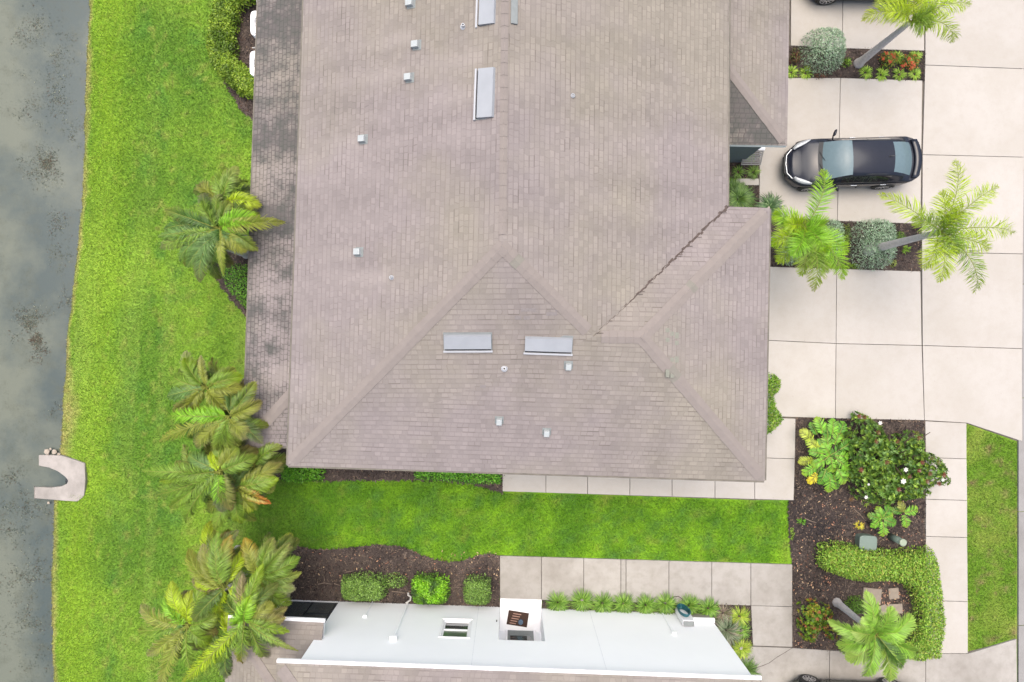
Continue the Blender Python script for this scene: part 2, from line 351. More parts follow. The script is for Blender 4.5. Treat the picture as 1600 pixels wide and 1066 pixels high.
stripP = PX([(1512, 664), (1592, 693), (1588, 997), (1514, 1019)], 0)
blades('grass', [stripP], 1900, .06, .016, lawn_col, 'patchy grass verge between sidewalk and street')
del X, Y, Z

# ------------------------------------------------------------------ paving
def slabs(name, polys, m, label, cat, top=.02, bot=-.05, gap=.009):
    mb = MB()
    for p in polys: mb.prism(inset_poly(PX(p), gap), bot, top)
    return tag(mb.build(name, m, bevel=.006), label, cat, kind='structure')
mb = MB()
for pl in ([(1180, -90), (1600, -90), (1600, 550), (1597, 692), (1508, 661), (1506, 1021), (1590, 1000), (1590, 1160), (1150, 1160), (1150, 1009), (1174, 1009), (1174, 948), (1238, 948), (1238, 882), (1236, 782), (1180, 782), (785, 768), (785, 735), (1180, 745)],
           [(781, 869), (1240, 882), (1240, 948), (781, 936)]):
    q = PX(pl); mb.add([(a, b, -.045) for a, b, c in q], [list(range(len(q)))[::-1]])
tag(mb.build('paving_base', M['joint']), 'dark soil showing in the joints below the concrete slabs', 'soil', kind='structure')
slabs('driveway', [[(1236, -90), (1317, -90), (1316, 76), (1235, 72)], [(1317, -90), (1444, -90), (1444, 80), (1316, 76)]], M['conc'], 'pale concrete driveway above the bed with orange flowers', 'driveway')
slabs('driveway', [[(1187, 122), (1313, 122), (1308, 346), (1186, 338)], [(1313, 122), (1441, 126), (1438, 350), (1308, 346)]], M['conc'], 'pale concrete driveway under the black sedan', 'driveway')
slabs('driveway', [[(1180, 416), (1307, 420), (1306, 537), (1180, 531)], [(1307, 420), (1438, 424), (1440, 540), (1306, 537)], [(1180, 531), (1306, 537), (1305, 654), (1180, 650)], [(1306, 537), (1440, 540), (1444, 657), (1305, 654)]], M['conc'], 'pale empty concrete driveway beside the hipped garage roof', 'driveway')
slabs('pavement', [[(1446, -90), (1600, -90), (1600, 108), (1445, 102)], [(1445, 102), (1600, 108), (1600, 246), (1441, 242)], [(1441, 242), (1600, 246), (1598, 397), (1440, 394)], [(1440, 394), (1598, 397), (1597, 545), (1441, 540)], [(1441, 540), (1597, 545), (1597, 690), (1510, 661), (1444, 657)]], M['conc'], 'wide concrete apron slabs along the right edge', 'pavement')
sk = lambda u: 768+(u-785)*.0308
jt = [785, 853, 918, 984, 1050, 1117, 1179]
slabs('walkway', [[(a, 700), (b, 700), (b, sk(b)), (a, sk(a))] for a, b in zip(jt, jt[1:])]+[[(1179, 652), (1243, 654), (1242, 717), (1179, 715)], [(1179, 715), (1242, 717), (1240, 782), (1179, 780)]], M['conc'], 'concrete walkway along the eave of the large house', 'walkway')
slabs('sidewalk', [[(1445, 658), (1510, 661), (1510, 717), (1446, 715)], [(1446, 715), (1510, 717), (1511, 782), (1446, 780)], [(1446, 780), (1511, 782), (1511, 840), (1446, 838)], [(1446, 838), (1511, 840), (1512, 940), (1446, 938)], [(1446, 938), (1512, 940), (1512, 1021), (1446, 1021)]], M['conc'], 'narrow public sidewalk beside the grass verge', 'sidewalk')
bt = lambda u: 868+(u-781)*.030; bb = lambda u: 936+(u-781)*.026
jl = [781, 846, 912, 970, 978, 1045, 1112, 1173, 1238]
slabs('walkway', [[(a, bt(a)), (b, bt(b)), (b, bb(b)), (a, bb(a))] for a, b in zip(jl, jl[1:])]+[[(1173, 946), (1238, 948), (1238, 1011), (1176, 1009)]], M['conc2'], 'stained concrete walkway leading to the white house entry', 'walkway')
slabs('driveway', [[(1150, 1009), (1238, 1012), (1296, 1016), (1294, 1160), (1150, 1160)], [(1296, 1016), (1446, 1020), (1446, 1160), (1294, 1160)], [(1446, 1021), (1512, 1021), (1588, 998), (1590, 1160), (1446, 1160)]], M['conc2'], 'weathered concrete driveway at the bottom right corner', 'driveway')
mb = MB(); cr = [P(u, v, .0235) for u, v in ((1176, 1045), (1190, 1041), (1202, 1036), (1214, 1027), (1226, 1020), (1237, 1013))]
for a, b in zip(cr, cr[1:]): mb.add([a+Vector((0, .012, 0)), a-Vector((0, .014, 0)), b-Vector((0, .008, 0)), b+Vector((0, .008, 0))], [(0, 1, 2, 3)])
tag(mb.build('crack', M['soil']), 'dark diagonal crack across the weathered driveway corner', 'crack', kind='structure')
mb = MB(); ksl = [(-14, -10), (-10, -6), (-6, -2), (-2, 2), (2, 6), (6, 10), (10, 14)]
gx = lambda y: 17.93 if y > -3.2 else 17.80
for a, b in ksl:
    x0 = gx((a+b)/2); mb.add([(x0, a+.01, .01), (x0+.25, a+.01, -.03), (x0+.62, a+.01, 0), (x0+.62, b-.01, 0), (x0+.25, b-.01, -.03), (x0, b-.01, .01), (x0, a+.01, -.06), (x0, b-.01, -.06)], [(0, 1, 4, 5), (1, 2, 3, 4), (0, 5, 7, 6)])
tag(mb.build('gutter', M['kerbc']), 'grey concrete street gutter at the right edge', 'gutter', kind='structure')
mb = MB(); mb.add([(18.5, -200, -.02), (26, -200, -.02), (26, 200, -.02), (18.5, 200, -.02)], [(0, 1, 2, 3)])
tag(mb.build('road', M['asphalt']), 'grey asphalt street just beyond the right edge', 'road', kind='structure')

# ------------------------------------------------------------------ mulch beds
def subdiv(poly, step=.12, jit=.02):
    out = []
    for i in range(len(poly)):
        a = Vector(poly[i][:2]); b = Vector(poly[(i+1) % len(poly)][:2]); n = max(1, int((b-a).length/step))
        for k in range(n): q = a.lerp(b, k/n); out.append((q.x+random.uniform(-jit, jit), q.y+random.uniform(-jit, jit)))
    return out
def mulch_col(x, y):
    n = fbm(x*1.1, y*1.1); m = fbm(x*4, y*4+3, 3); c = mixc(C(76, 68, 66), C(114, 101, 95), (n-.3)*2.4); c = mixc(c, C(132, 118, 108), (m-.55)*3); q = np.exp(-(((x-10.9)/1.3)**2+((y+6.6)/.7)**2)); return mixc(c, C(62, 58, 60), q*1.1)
def mulch(px, label, dens=620, z=-.012, pale=.25):
    poly = subdiv(PX(px)); xs_ = [p[0] for p in poly]; ys_ = [p[1] for p in poly]
    x0, x1, y0, y1 = min(xs_), max(xs_), min(ys_), max(ys_); mb = MB()
    g = .16; gx_, gy_ = np.meshgrid(np.arange(x0, x1, g), np.arange(y0, y1, g)); k = in_poly(gx_+g/2, gy_+g/2, poly) & (edge_dist(gx_+g/2, gy_+g/2, poly) > g*.8)
    # sheet = ngon outline
    mb.add([(a, b, z) for a, b in poly], [list(range(len(poly)))]); me0 = bpy.data.meshes.new('m'); me0.from_pydata(mb.v, [], mb.f)
    n = int((x1-x0)*(y1-y0)*dens); x = RNG.uniform(x0-.05, x1+.05, n); y = RNG.uniform(y0-.05, y1+.05, n)
    kk = in_poly(x, y, poly) | (edge_dist(x, y, poly) < .035); x, y = x[kk], y[kk]; n = len(x)
    a = RNG.uniform(0, math.pi, n); L = RNG.uniform(.015, .05, n); W = RNG.uniform(.006, .016, n); h = RNG.uniform(.004, .03, n); tl = RNG.uniform(-.4, .4, n)
    ca, sa = np.cos(a), np.sin(a); q = []
    for sx, sy in ((-1, -1), (1, -1), (1, 1), (-1, 1)): q.append(np.stack([x+ca*L*sx-sa*W*sy, y+sa*L*sx+ca*W*sy, z+h+tl*L*sx], -1))
    V2 = np.stack(q, 1).reshape(-1, 3); c = mulch_col(x, y)*(1+.35*RNG.standard_normal(n)[:, None]); pl = RNG.random(n) < pale*.25
    c[pl] = np.array(C(172, 150, 130))*RNG.uniform(.6, 1.05, (pl.sum(), 1)); red = RNG.random(n) < .03; c[red] = C(122, 94, 82); c = np.clip(c, .01, .6)
    V1 = np.array(mb.v); nv1 = len(V1); me = bpy.data.meshes.new('mulch'); V = np.concatenate([V1, V2])
    me.vertices.add(len(V)); me.vertices.foreach_set('co', V.astype(np.float32).ravel()); nl = nv1+4*n
    me.loops.add(nl); me.loops.foreach_set('vertex_index', np.arange(nl, dtype=np.int32)); me.polygons.add(1+n)
    me.polygons.foreach_set('loop_start', np.concatenate([[0], nv1+4*np.arange(n)]).astype(np.int32)); me.update(calc_edges=True)
    at = me.color_attributes.new('Col', 'FLOAT_COLOR', 'POINT'); c4 = np.ones((len(V), 4), np.float32); c4[:nv1, :3] = mulch_col(V1[:, 0], V1[:, 1]); c4[nv1:, :3] = np.repeat(c, 4, 0); at.data.foreach_set('color', c4.ravel())
    bpy.data.meshes.remove(me0)
    return tag(link('mulch', me, M['mulch']), label, 'mulch', kind='stuff')
mulch([(1234, 73), (1445, 80), (1444, 125), (1233, 121)], 'dark bark mulch under the leaning palm and orange flowers')
mulch([(1186, 335), (1308, 346), (1438, 350), (1438, 424), (1310, 420), (1186, 416)], 'dark bark mulch in the island bed between the driveways')
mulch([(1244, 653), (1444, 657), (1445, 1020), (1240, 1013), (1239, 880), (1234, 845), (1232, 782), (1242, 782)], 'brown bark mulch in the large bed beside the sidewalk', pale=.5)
mulch(bed_edge+[(781, 948), (440, 948)], 'brown bark mulch along the white house wall', pale=.4)
mulch([(1130, 252), (1187, 254), (1187, 278), (1130, 278)], 'dark mulch in the small recess below the grey wall')
mulch([(1130, 292), (1187, 290), (1187, 345), (1130, 345)], 'mulch under the dark ferny shrubs at the roof corner')
mulch([(847, 938), (1173, 946), (1176, 1045), (1100, 1045), (1085, 985), (847, 975)], 'thin mulch strip under the row of grass tufts')
mulch([(345, -90), (420, -90), (420, 200), (396, 190), (378, 172), (350, 128), (338, 60)], 'mulch bed behind the curved hedge and air conditioners')
mulch([(330, 425), (345, 380), (420, 380), (420, 505), (384, 492), (362, 470)], 'mulch bed at the corner by the northern yard palm')
mulch([(420, 700), (786, 720), (786, 771), (745, 758), (700, 752), (640, 750), (560, 750), (505, 752), (420, 748)], 'mulch strip under the south eave of the large house')
mulch([(1186, 590), (1203, 590), (1203, 652), (1186, 652)], 'thin mulch strip at the garage wall shrub')
slabs('pavement', [[(1150, 279), (1186, 279), (1186, 290), (1150, 290)]], M['conc'], 'small concrete stepping pad in the wall recess', 'pavement')

# ------------------------------------------------------------------ roofs
def slope_uv(me):
    uvl = me.uv_layers.new(name='UVMap')
    for p in me.polygons:
        n = p.normal; g = Vector((n.x, n.y, 0))
        if g.length < 1e-4: g = Vector((0, 1, 0))
        g.normalize(); up = (Vector((-g.x, -g.y, 0))); up = (up - n*up.dot(n)).normalized(); al = up.cross(n).normalized()
        for li in p.loop_indices:
            co = me.vertices[me.loops[li].vertex_index].co; uvl.data[li].uv = (co.dot(al)+50, co.dot(up)+50)
def roof_mesh(name, polys, eaves, mats, parent, thick=.16, pm={}):
    """polys: top slopes (ccw from above); eaves: closed outline for the underside"""
    mb = MB()
    for pi_, p in enumerate(polys):
        q = [Vector(x) for x in p]
        nn = sum(((q[i]-q[0]).cross(q[i+1]-q[0]) for i in range(1, len(q)-1)), Vector())
        if nn.z < 0: q = q[::-1]
        mb.add(q, [list(range(len(q)))], pm.get(pi_, 0))
    n = len(eaves); e0 = [Vector(x)-Vector((0, 0, .004)) for x in eaves]; e1 = [x-Vector((0, 0, thick)) for x in e0]
    mb.add(e0+e1, [(i, (i+1) % n, n+(i+1) % n, n+i) for i in range(n)], 1)
    mb.add(e1, [list(range(n))], 1)
    o = mb.build(name, mats, parent); slope_uv(o.data); return o
def hip_caps(parent, a, b, na, nb, width=.36, step=.2, greys=(), name='ridge_cap', label=None):
    """run of overlapping folded cap shingles from low end a to high end b; na, nb = normals of the two slopes"""
    a = Vector(a); b = Vector(b); t = (b-a); L = t.length; t.normalize(); mb = MB(); hw = width/2
    da = t.cross(na).normalized(); db = t.cross(nb).normalized()
    if da.dot(db) > 0: db = -db
    # each side direction must lie on its slope and point away from the ridge (downwards)
    if da.z > 0: da = -da
    if db.z > 0: db = -db
    n = int(L/step); up = Vector((0, 0, 1))
    for i in range(1, n):
        s0 = a+t*(i*L/n); s1 = a+t*((i+1)*L/n+.03); l0, l1 = up*.022, up*.010
        w_ = hw*random.uniform(.96, 1.03); k = 1 if i in greys else 0
        vs = [s0+da*w_+l0, s0+l0, s0+db*w_+l0, s1+da*w_+l1, s1+l1, s1+db*w_+l1, s0+da*w_-up*.02, s0-up*.01, s0+db*w_-up*.02, s1+da*w_-up*.02, s1+db*w_-up*.02]
        mb.add(vs, [(0, 1, 4, 3), (1, 2, 5, 4), (0, 6, 7, 1), (1, 7, 8, 2), (0, 3, 9, 6), (2, 8, 10, 5)], k)
    o = mb.build(name, [M['cap'], M['cap2']], parent)
    return o
EZ = 4.5; pit = .40
RN = -420
SW = P(449, 728, EZ); SE = P(1195, 752, EZ); NE = P(1203, 325, EZ); VC = P(1137, 323, EZ)
WN = P(489, RN, EZ); EN = P(1143, RN, EZ)
A = P(785, 386, 7.0); RNn = P(793, RN, 7.0); B = P(927, 526, 6.05); Cc = P(1003, 527, 6.05)
house = empty('house', (0, 3, GZ), 'large house with brown shingled hip roof filling the middle', 'house')
def par(o, p):
    return o
def normal(*q):
    n = (q[1]-q[0]).cross(q[2]-q[0]).normalized(); return n if n.z > 0 else -n
house.location = (0, 0, GZ)
off = Vector((0, 0, -GZ))
def sh(p): return Vector(p)+off      # children of the house are placed in its frame
S = {k: sh(v) for k, v in dict(SW=SW, SE=SE, NE=NE, VC=VC, WN=WN, EN=EN, A=A, RN=RNn, B=B, C=Cc).items()}
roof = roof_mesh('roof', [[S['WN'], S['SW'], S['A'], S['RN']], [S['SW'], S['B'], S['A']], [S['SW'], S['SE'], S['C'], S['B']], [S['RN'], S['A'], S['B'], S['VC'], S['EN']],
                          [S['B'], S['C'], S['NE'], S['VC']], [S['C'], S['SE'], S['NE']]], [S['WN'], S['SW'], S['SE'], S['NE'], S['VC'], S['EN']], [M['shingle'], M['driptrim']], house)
nW = normal(S['WN'], S['SW'], S['A']); nS = normal(S['SW'], S['SE'], S['C']); nS1 = normal(S['SW'], S['B'], S['A']); nE = normal(S['A'], S['VC'], S['EN']); nWN = normal(S['B'], S['NE'], S['VC']); nWE = normal(S['C'], S['SE'], S['NE'])
hip_caps(roof, S['SW'], S['A'], nW, nS1); hip_caps(roof, S['B'], S['A'], nS1, nE, greys=(13,))
hip_caps(roof, S['SE'], S['C'], nS, nWE, greys=(21, 22)); hip_caps(roof, S['NE'], S['C'], nWN, nWE, greys=(17,))
hip_caps(roof, S['B'], S['C'], nS, nWN); hip_caps(roof, S['A'], S['RN'], nW, nE, width=.2, step=.3)
# dark debris line in the valley
def strip_line(parent, a, b, n, width, m, name, k=.012, seed=1, brk=.0):
    rr = random.Random(seed); mb = MB(); a = Vector(a); b = Vector(b); t = (b-a).normalized(); sd_ = t.cross(Vector((0, 0, 1))).normalized(); N = 46
    for i in range(N):
        if rr.random() < brk*(1 if i > N*.55 else .2): continue
        p = a.lerp(b, i/N); q = a.lerp(b, (i+1)/N); w0 = width*rr.uniform(.4, 1.3)*(1.2-i/N*.8); o0 = sd_*rr.uniform(-.03, .03); L = Vector((0, 0, k+.006))
        mb.add([p-sd_*w0+o0+L, q-sd_*w0+o0+L, q+sd_*w0+o0+L, p+sd_*w0+o0+L], [(0, 1, 2, 3)])
        if rr.random() < .35: e = (Vector((1, 0, 0)) if rr.random() < .5 else Vector((0, -1, 0)))*rr.uniform(.08, .2); e.z = 0; z_ = (e.x*-.0) ; mb.add([p+L*2, p+e+L*2+Vector((0, 0, z_)), p+e+Vector((0, .015, 0))+L*2, p+Vector((0, .02, 0))+L*2], [(0, 1, 2, 3)])
    return mb.build(name, m, parent)
M['debris'] = simple('dark_leaf_debris', C(112, 98, 92), .95, var=.3, scale=12)
strip_line(roof, S['VC'], S['VC'].lerp(S['B'], .78), None, .036, M['debris'], 'valley_debris')
strip_line(roof, S['VC'], S['B'], None, .010, M['debris'], 'valley_line', k=.008, seed=3)
# lower west roof
LZ = 2.9
lSW = sh(P(380, 698, LZ)); lNW = sh(P(417, RN, LZ)); dlt = 2.2
lA = sh(P(380, 698, LZ))+Vector((dlt, dlt, pit*.9*dlt)); lB = lNW+Vector((dlt, 0, pit*.9*dlt)); lSE = lSW+Vector((dlt, -.02, 0))
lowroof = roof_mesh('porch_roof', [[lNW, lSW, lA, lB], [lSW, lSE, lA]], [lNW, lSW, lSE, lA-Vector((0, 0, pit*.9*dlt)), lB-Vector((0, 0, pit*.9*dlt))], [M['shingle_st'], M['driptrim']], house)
hip_caps(lowroof, lSW, lA, normal(lNW, lSW, lA), normal(lSW, lSE, lA))
# lower north-east garage roof
GZr = 3.2
gSE = sh(P(1230, 228, GZr)); gNE = sh(P(1240, RN, GZr)); dg = 2.7
gA = gSE+Vector((-dg, dg, pit*dg)); gB = gNE+Vector((-dg, 0, pit*dg)); gSW = gSE+Vector((-dg, .05, 0))
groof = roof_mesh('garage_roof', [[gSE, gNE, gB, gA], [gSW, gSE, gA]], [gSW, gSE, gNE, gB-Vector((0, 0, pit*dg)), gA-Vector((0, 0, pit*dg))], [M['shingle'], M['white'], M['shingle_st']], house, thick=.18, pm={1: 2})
ng1 = normal(gSE, gNE, gA); ng2 = normal(gSW, gSE, gA)
hip_caps(groof, gSE, gA, ng1, ng2, width=.3)
def drip(parent, a, b, out, m=None):
    a, b = Vector(a), Vector(b); t = (b-a).normalized(); o_ = Vector(out); mb = MB(); L = (b-a).length; Mx = Matrix.Translation(a) @ Matrix.Rotation(math.atan2(t.y, t.x), 4, 'Z')
    s_ = 1 if (Mx.to_3x3() @ Vector((0, 1, 0))).dot(o_) > 0 else -1
    y0, y1 = sorted((s_*.003, s_*.045)); mb.box(.02, L-.02, y0, y1, -.12, -.006, 0, Mx); return mb.build('drip_edge', m or M['dripe'], parent)
M['dripe'] = simple('weathered_drip_edge', C(140, 134, 122), .8, var=.25, scale=3)
drip(roof, S['SW'], S['SE'], (0, -1, 0)); drip(roof, S['SE'], S['NE'], (1, 0, 0)); drip(lowroof, lSW, lSE, (0, -1, 0)); drip(lowroof, lNW, lSW, (-1, 0, 0)); drip(roof, S['VC'], S['EN'], (1, 0, 0)); drip(roof, S['WN'], S['SW'], (-1, 0, 0))
# walls
mb = MB(); g0 = 0.0
mb.box(SW.x+.55, VC.x-.5, SW.y+.45, 21, g0, EZ-.1); mb.box(VC.x-.6, NE.x-.45, SE.y+.5, NE.y-.45, g0, EZ-.11); mb.box(VC.x-.55, gSE.x-.3, 6.28, 21, g0, GZr-.1, 1)
mb.build('wall', [M['stucco'], M['bluewall']], house)
mb = MB(); mb.box(lSW.x+.35, SW.x+.5, lSW.y+.35, 21, g0, LZ-.1); mb.build('porch_wall', M['white'], house)

# vents
def ray_plane(u, v, p0, n):
    o = Vector((0, 0, H)); d_ = P(u, v, 0)-o; t = (Vector(p0)-o).dot(n)/d_.dot(n); return o+d_*t
def slope_frame(u, v, p0, n):
    p = ray_plane(u, v, p0-off, n)+off; g = Vector((n.x, n.y, 0)).normalized(); dn = (g-n*g.dot(n)).normalized(); al = n.cross(dn)
    m_ = Matrix((( al.x, dn.x, n.x, p.x), (al.y, dn.y, n.y, p.y), (al.z, dn.z, n.z, p.z), (0, 0, 0, 1))); return m_   # local x along eave, y down slope, z out
def big_vent(u, v, p0, n, L=1.24, W=.46, parent=roof):
    m_ = slope_frame(u, v, p0, n); mb = MB()
    def bx(*a, mi=0): mb.box(*a, mi, m_)
    mb.box(-L/2-.02, L/2+.02, -W/2-.05, W/2+.1, .005, .02, 1, m_)              # flange
    vs = [m_ @ Vector(q) for q in [(-L/2, -W/2, .03), (L/2, -W/2, .03), (L/2, -W/2+.035, .10), (-L/2, -W/2+.035, .10), (L/2, W/2-.02, .13), (-L/2, W/2-.02, .13)]]
    mb.add(vs, [(0, 1, 2, 3), (3, 2, 4, 5)], 0)
    for sx in (-1, 1): mb.add([m_ @ Vector(q) for q in [(sx*L/2, -W/2, .02), (sx*L/2, -W/2, .03), (sx*L/2, -W/2+.035, .10), (sx*L/2, W/2-.02, .13), (sx*L/2, W/2-.02, .02)]], [(0, 1, 2, 3, 4)], 0)
    mb.add([m_ @ Vector(q) for q in [(-L/2+.01, W/2-.05, .10), (L/2-.01, W/2-.05, .10), (L/2-.01, W/2+.05, .024), (-L/2+.01, W/2+.05, .024)]], [(0, 1, 2, 3)], 2)
    mb.box(-L/2-.03, L/2+.03, W/2+.05, W/2+.10, .02, .075, 3, m_)
    o = mb.build('roof_vent', [M['ventmetal'], M['lead'], M['bronze'], M['ventlip']], parent); return o
big_vent(731, 533, S['SW'], nS1, W=.40); big_vent(857, 537, S['SW'], nS, W=.40)
big_vent(761, 147, S['SW'], nW); big_vent(764, 2, S['SW'], nW)
mb = MB(); m_ = slope_frame(803, 4, S['A'], nE)
mb.box(-.55, .62, -.09, .09, .01, .05, 0, m_); mb.build('vent_strip', M['lead'], roof, bevel=.01)
def small_vent(u, v, p0, n, s=1.0, tall=False):
    m_ = slope_frame(u, v, p0, n); mb = MB(); mb.box(-.12*s, .12*s, -.13*s, .10*s, .004, .014, 1, m_)
    mb.box(-.075*s, .075*s, -.08*s, .09*s, .012, .13, 0, m_)
    vs = [m_ @ Vector(q) for q in [(-.075*s, .09*s, .13), (.075*s, .09*s, .13), (.075*s, .13*s, .07), (-.075*s, .13*s, .07)]]; mb.add(vs, [(0, 1, 2, 3)], 0)
    mb.build('exhaust_hood', [M['hood'], M['lead']], roof, bevel=.02)
for u, v in ((642, 6), (651, 71), (640, 122), (568, 218), (561, 394)): small_vent(u, v, S['SW'], nW, 1.12)
for u, v in ((888, 571), (780, 657), (854, 675)): small_vent(u, v, S['SW'], nS, 1.0)
def pipe_vent(u, v, p0, n, r=.045, h=.16):
    p = slope_frame(u, v, p0, n).translation; mb = MB(); N = 14; ring = lambda r_, z: [p+Vector((math.cos(2*math.pi*k/N)*r_, math.sin(2*math.pi*k/N)*r_, z)) for k in range(N)]
    rs = [ring(r*2, .03), ring(r*1.2, .06), ring(r, .07), ring(r, h), ring(r*.6, h), ring(r*.6, .05)]; vs = sum(rs, [])
    mb.add(vs, [(i*N+k, i*N+(k+1) % N, (i+1)*N+(k+1) % N, (i+1)*N+k) for i in range(5) for k in range(N)], 0)
    mb.add(rs[-1], [list(range(N))], 1); mb.build('vent_pipe', [M['ventlip'], M['bronze']], roof)
for u, v in ((724, 43), (612, 434)): pipe_vent(u, v, S['SW'], nW, .04 if v < 100 else .032)
pipe_vent(788, 576, S['SW'], nS)
pipe_vent(895, 150, S['A'], nE, .03, .06)
# replaced (greyer) shingle tabs
mb = MB(); rr = random.Random(4)
M['tab'] = simple('replacement_tab', C(168, 160, 158), .9, var=.1, scale=20); M['tab2'] = simple('replacement_tab_green', C(172, 174, 160), .9, var=.08, scale=20)
def tabs(cells, p0, n, k=0):
    for u, v, w_, h_ in cells:
        m_ = slope_frame(u, v, p0, n); mb.box(-w_/2, w_/2, -h_/2, h_/2, -.004, .004+rr.uniform(0, .002), k, m_)
tabs([(838+rr.uniform(-30, 40), 484+6.3*rr.randint(0, 2), .16, .10) for _ in range(9)], S['SW'], nS1)
tabs([(680+rr.uniform(-10, 90), 604+6.3*rr.randint(0, 1), .16, .09) for _ in range(8)], S['SW'], nS)
tabs([(1043+7.2*rr.randint(0, 2), 505+rr.uniform(0, 90), .11, .12) for _ in range(14)], S['SE'], nWE, 1)
mb.build('replacement_tabs', [M['tab'], M['tab2']], roof)

# ------------------------------------------------------------------ neighbouring white house
nh = empty('house', (0, 0, GZ), 'white stucco house with shingled roof at the bottom edge', 'house')
NZ = 4.62
w0 = P(530, 940, 0); w1 = P(1106, 960, 0); ang = math.atan2(w1.y-w0.y, w1.x-w0.x); WL = (w1-w0).length
MW = Matrix.Translation((w0.x, w0.y, 0)) @ Matrix.Rotation(ang, 4, 'Z')   # wall frame: x along wall, y into... +y = north (outwards), z up from the ground
def wl(u, v, z=0):   # pixel on ground -> wall-frame
    return MW.inverted() @ P(u, v, z)
xp0, xp1 = wl(781, 950).x, wl(846, 950).x           # porch opening
xw = [(P(u, 0, 1.9).x-w0.x)/math.cos(ang) for u in (692, 733)]
openings = [(xw[0], xw[1], 1.25, 2.55), (xp0, xp1, -.06, 2.62)]
xs_ = sorted({0, WL, xw[0], xw[1], xp0, xp1}); zs_ = [-.06, 1.25, 2.55, 2.62, NZ-.02]
mb = MB()
for a, b in zip(xs_, xs_[1:]):
    for c, e in zip(zs_, zs_[1:]):
        if any(a >= o[0]-1e-4 and b <= o[1]+1e-4 and c >= o[2]-1e-4 and e <= o[3]+1e-4 for o in openings): continue
        mb.add([MW @ Vector(q)+off for q in [(a, 0, c), (a, 0, e), (b, 0, e), (b, 0, c)]], [(0, 1, 2, 3)])
def q4(pts, mi=0): mb.add([MW @ Vector(q)+off for q in pts], [(0, 1, 2, 3)], mi)
D = .82
q4([(xp0, 0, -.06), (xp0, -D, -.06), (xp0, -D, 2.62), (xp0, 0, 2.62)]); q4([(xp1, 0, -.06), (xp1, 0, 2.62), (xp1, -D, 2.62), (xp1, -D, -.06)])
q4([(xp0, -D, -.06), (xp1, -D, -.06), (xp1, -D, 2.62), (xp0, -D, 2.62)]); q4([(xp0, 0, 2.62), (xp0, -D, 2.62), (xp1, -D, 2.62), (xp1, 0, 2.62)])
a, b, c, e = openings[0]; r_ = .10
q4([(a, 0, c), (a, 0, e), (a, -r_, e), (a, -r_, c)]); q4([(b, 0, c), (b, -r_, c), (b, -r_, e), (b, 0, e)]); q4([(a, 0, c), (a, -r_, c), (b, -r_, c), (b, 0, c)]); q4([(a, 0, e), (b, 0, e), (b, -r_, e), (a, -r_, e)])
for xx in (0, WL): q4([(xx, 0, -.06), (xx, -9, -.06), (xx, -9, NZ), (xx, 0, NZ)])
mb.build('wall', M['stucco'], nh)
def wbox(x0, x1, y0, y1, z0, z1, mi=0): mb.box(x0, x1, y0, y1, z0, z1, mi, Matrix.Translation(off) @ MW)
mb = MB(); f_ = .05
wbox(a+.002, a+f_, -.09, -.03, c+.002, e-.002); wbox(b-f_, b-.002, -.09, -.03, c+.002, e-.002); wbox(a+f_, b-f_, -.09, -.03, c+.002, c+f_); wbox(a+f_, b-f_, -.09, -.03, e-f_, e-.002); wbox(a+f_, b-f_, -.088, -.028, (c+e)/2-.025, (c+e)/2+.025)
wf = mb.build('window', M['white'], nh)
mb = MB(); wbox(a+f_, b-f_, -.08, -.07, c+f_, (c+e)/2-.025); mb.build('pane', M['wglass'], wf)
mb = MB(); wbox(a+f_, b-f_, -.08, -.07, (c+e)/2+.025, e-f_); mb.build('pane', M['wgreen'], wf)
mb = MB()
wbox(a-.07, b+.07, .001, .05, c-.09, c-.002); wbox(a-.07, a-.002, .001, .025, c-.002, e+.06); wbox(b+.002, b+.07, .001, .025, c-.002, e+.06); wbox(a-.002, b+.002, .001, .025, e+.002, e+.06)
mb.build('window_trim', M['white'], nh, bevel=.006)
mb = MB(); dm = (xp0+xp1)/2+.02
wbox(dm-.45, dm+.45, -D+.001, -D+.05, .06, 2.1, 0); wbox(dm-.52, dm-.452, -D+.001, -D+.08, -.02, 2.18, 1); wbox(dm+.452, dm+.52, -D+.001, -D+.08, -.02, 2.18, 1); wbox(dm-.5, dm+.5, -D+.001, -D+.14, -.02, .058, 1)
wbox(dm-.36, dm+.36, -D+.05, -D+.056, .5, 1.95, 2)
mb.build('door', [M['lead'], M['white'], M['wglass']], nh)
mb = MB(); wbox(xp0+.005, xp1-.005, -D, .32, -.05, .06); mb.build('doorstep', M['white'], nh, bevel=.01)
# control joints
for uu in (748, 921):
    x_ = wl(uu, 950).x; mb = MB(); wbox(x_-.008, x_+.008, -.002, .003, 0, NZ-.05); mb.build('control_joint', simple('joint_grey', (.70, .72, .75), .8), nh)
mb = MB(); wbox(xp0-.1, xp0-.07, .001, .02, 1.15, 1.27); mb.build('doorbell', M['bronze'], nh)
# side pilaster and plinth at the right end
mb = MB(); wbox(WL-.72, WL+.03, .001, .13, .62, .72, 0); mb.build('ledge', M['stucco'], nh)
mb = MB(); wbox(WL-.72, WL-.02, .001, .03, -.04, .618, 0); mb.build('plinth', simple('plinth_beige', C(206, 196, 186), .9), nh)
